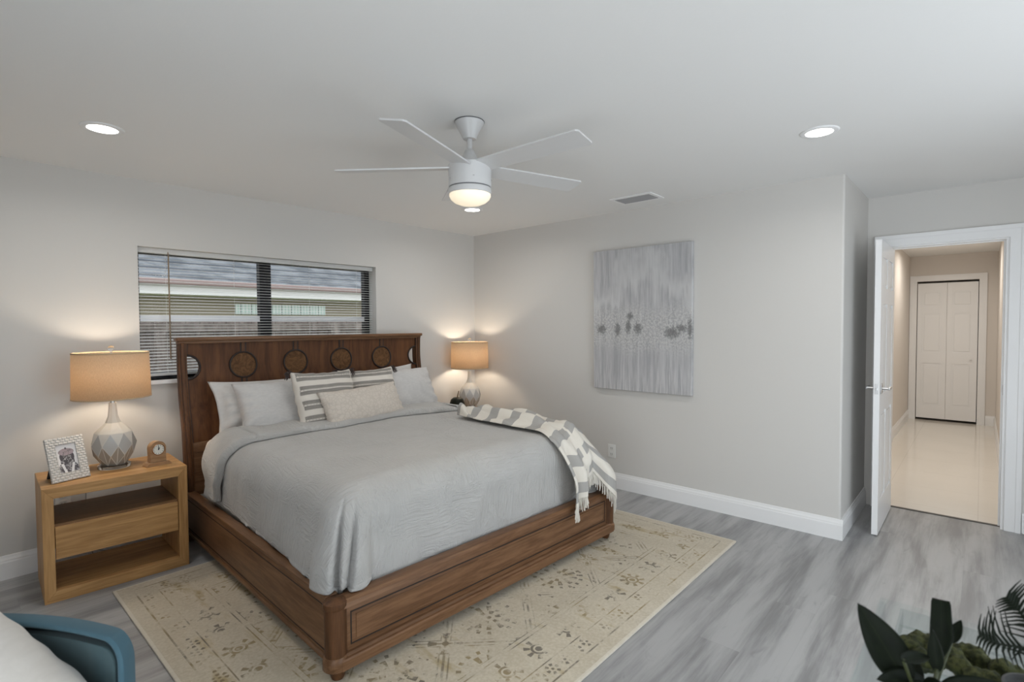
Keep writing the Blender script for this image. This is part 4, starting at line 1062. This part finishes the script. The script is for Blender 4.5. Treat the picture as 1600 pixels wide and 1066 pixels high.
pt = thing('leafy_plant', (-2.93, -4.135, TZ+.0005), 'dark green broad-leaved plant in a small pot, nearest plant at the lower right', 'plant')
org = Vector((-2.93, -4.135, TZ))
bm = BM(); lathe(bm, [(.036, 0), (.045, .002), (.05, .04), (.05, .055), (.046, .055), (.044, .04), (.001, .038)], 32, cap=True); link('pot', bm, M('pot_grey', (.35, .35, .34), .5).m, pt, 40)
LV = [((-2.955, -4.115, .835), (-2.950, -4.038, .951), .062, 0), ((-2.895, -4.155, .872), (-2.850, -4.150, .957), .036, 1), ((-2.853, -4.165, .884), (-2.822, -4.178, .918), .019, 0),
      ((-2.925, -4.150, .860), (-2.925, -4.143, .932), .022, 0), ((-2.985, -4.105, .892), (-2.925, -4.14, .884), .024, 0), ((-2.93, -4.14, .84), (-3.01, -4.075, .858), .04, 0),
      ((-2.92, -4.13, .83), (-2.85, -4.05, .86), .045, 0), ((-2.92, -4.15, .82), (-2.90, -4.23, .865), .04, 0), ((-2.94, -4.13, .825), (-2.975, -4.16, .87), .035, 0)]
for b_, t_, w_, sq in LV:
    bm = BM(); leaf(bm, Vector(b_)-org, Vector(t_)-org, w_, toCam+Vector((.1, .1, .5)), .10, 1, .3, sq); mod_solid(link('leaf', bm, m_leaf, pt, 180), .0012)
bm = BM()
for b_, t_, w_, sq in LV:
    e = Vector(b_)-org; tube(bm, [(e.x*.15, e.y*.15, .036), (e.x*.45, e.y*.45, e.z*.6), e+(Vector(t_)-Vector(b_))*.08], .0026, 6)
link('stem', bm, m_stemg, pt, 60)
fp = thing('feathery_fern', (-2.735, -4.285, TZ+.0005), 'dark feathery fern with fine curved leaflets at the right edge', 'plant')
org = Vector((-2.735, -4.285, TZ))
bm = BM(); lathe(bm, [(.036, 0), (.045, .002), (.05, .04), (.05, .05), (.046, .05), (.044, .04), (.001, .038)], 32); link('pot', bm, M('pot_dark', (.06, .06, .06), .5).m, fp, 40)
RC = [[(0, 0, .04), (-.005, .01, .09), (-.012, .018, .128), (-.045, .055, .134), (-.066, .080, .150)],
      [(0, 0, .04), (.01, .0, .10), (.0, .012, .16), (-.015, .03, .195), (-.025, .045, .215)],
      [(0, 0, .04), (.015, -.02, .10), (.03, -.045, .16), (.04, -.07, .20)]]
for rc in RC:
    P = [Vector(q) for q in rc]
    def at(t, P=P):
        k = min(len(P)-2, int(t*(len(P)-1))); return P[k].lerp(P[k+1], t*(len(P)-1)-k)
    bm = BM(); tube(bm, [at(k/14) for k in range(15)], .0032, 6, 0, lambda t: 1-.6*t)
    for k in range(13):
        t = .40+.60*k/12; q = at(t); tg = (at(min(1, t+.05))-at(max(0, t-.05))).normalized()
        for s in (-1, 1):
            sd = tg.cross(toCam).normalized()*s
            ln = (.070 if s*sd.z >= 0 and sd.z > 0 else .04)*(1-.55*t*t)*random.uniform(.85, 1.1)
            d1_ = (sd*.85+tg*.55).normalized(); d2_ = (sd*.9+tg*-.05+Vector((0, 0, .25))).normalized()
            tube(bm, [q, q+d1_*ln*.4, q+d1_*ln*.5+d2_*ln*.35, q+d1_*ln*.5+d2_*ln*.72], .0023, 5, 0, lambda z: 1.2-1.0*z)
    link('frond', bm, m_leaf, fp, 60)
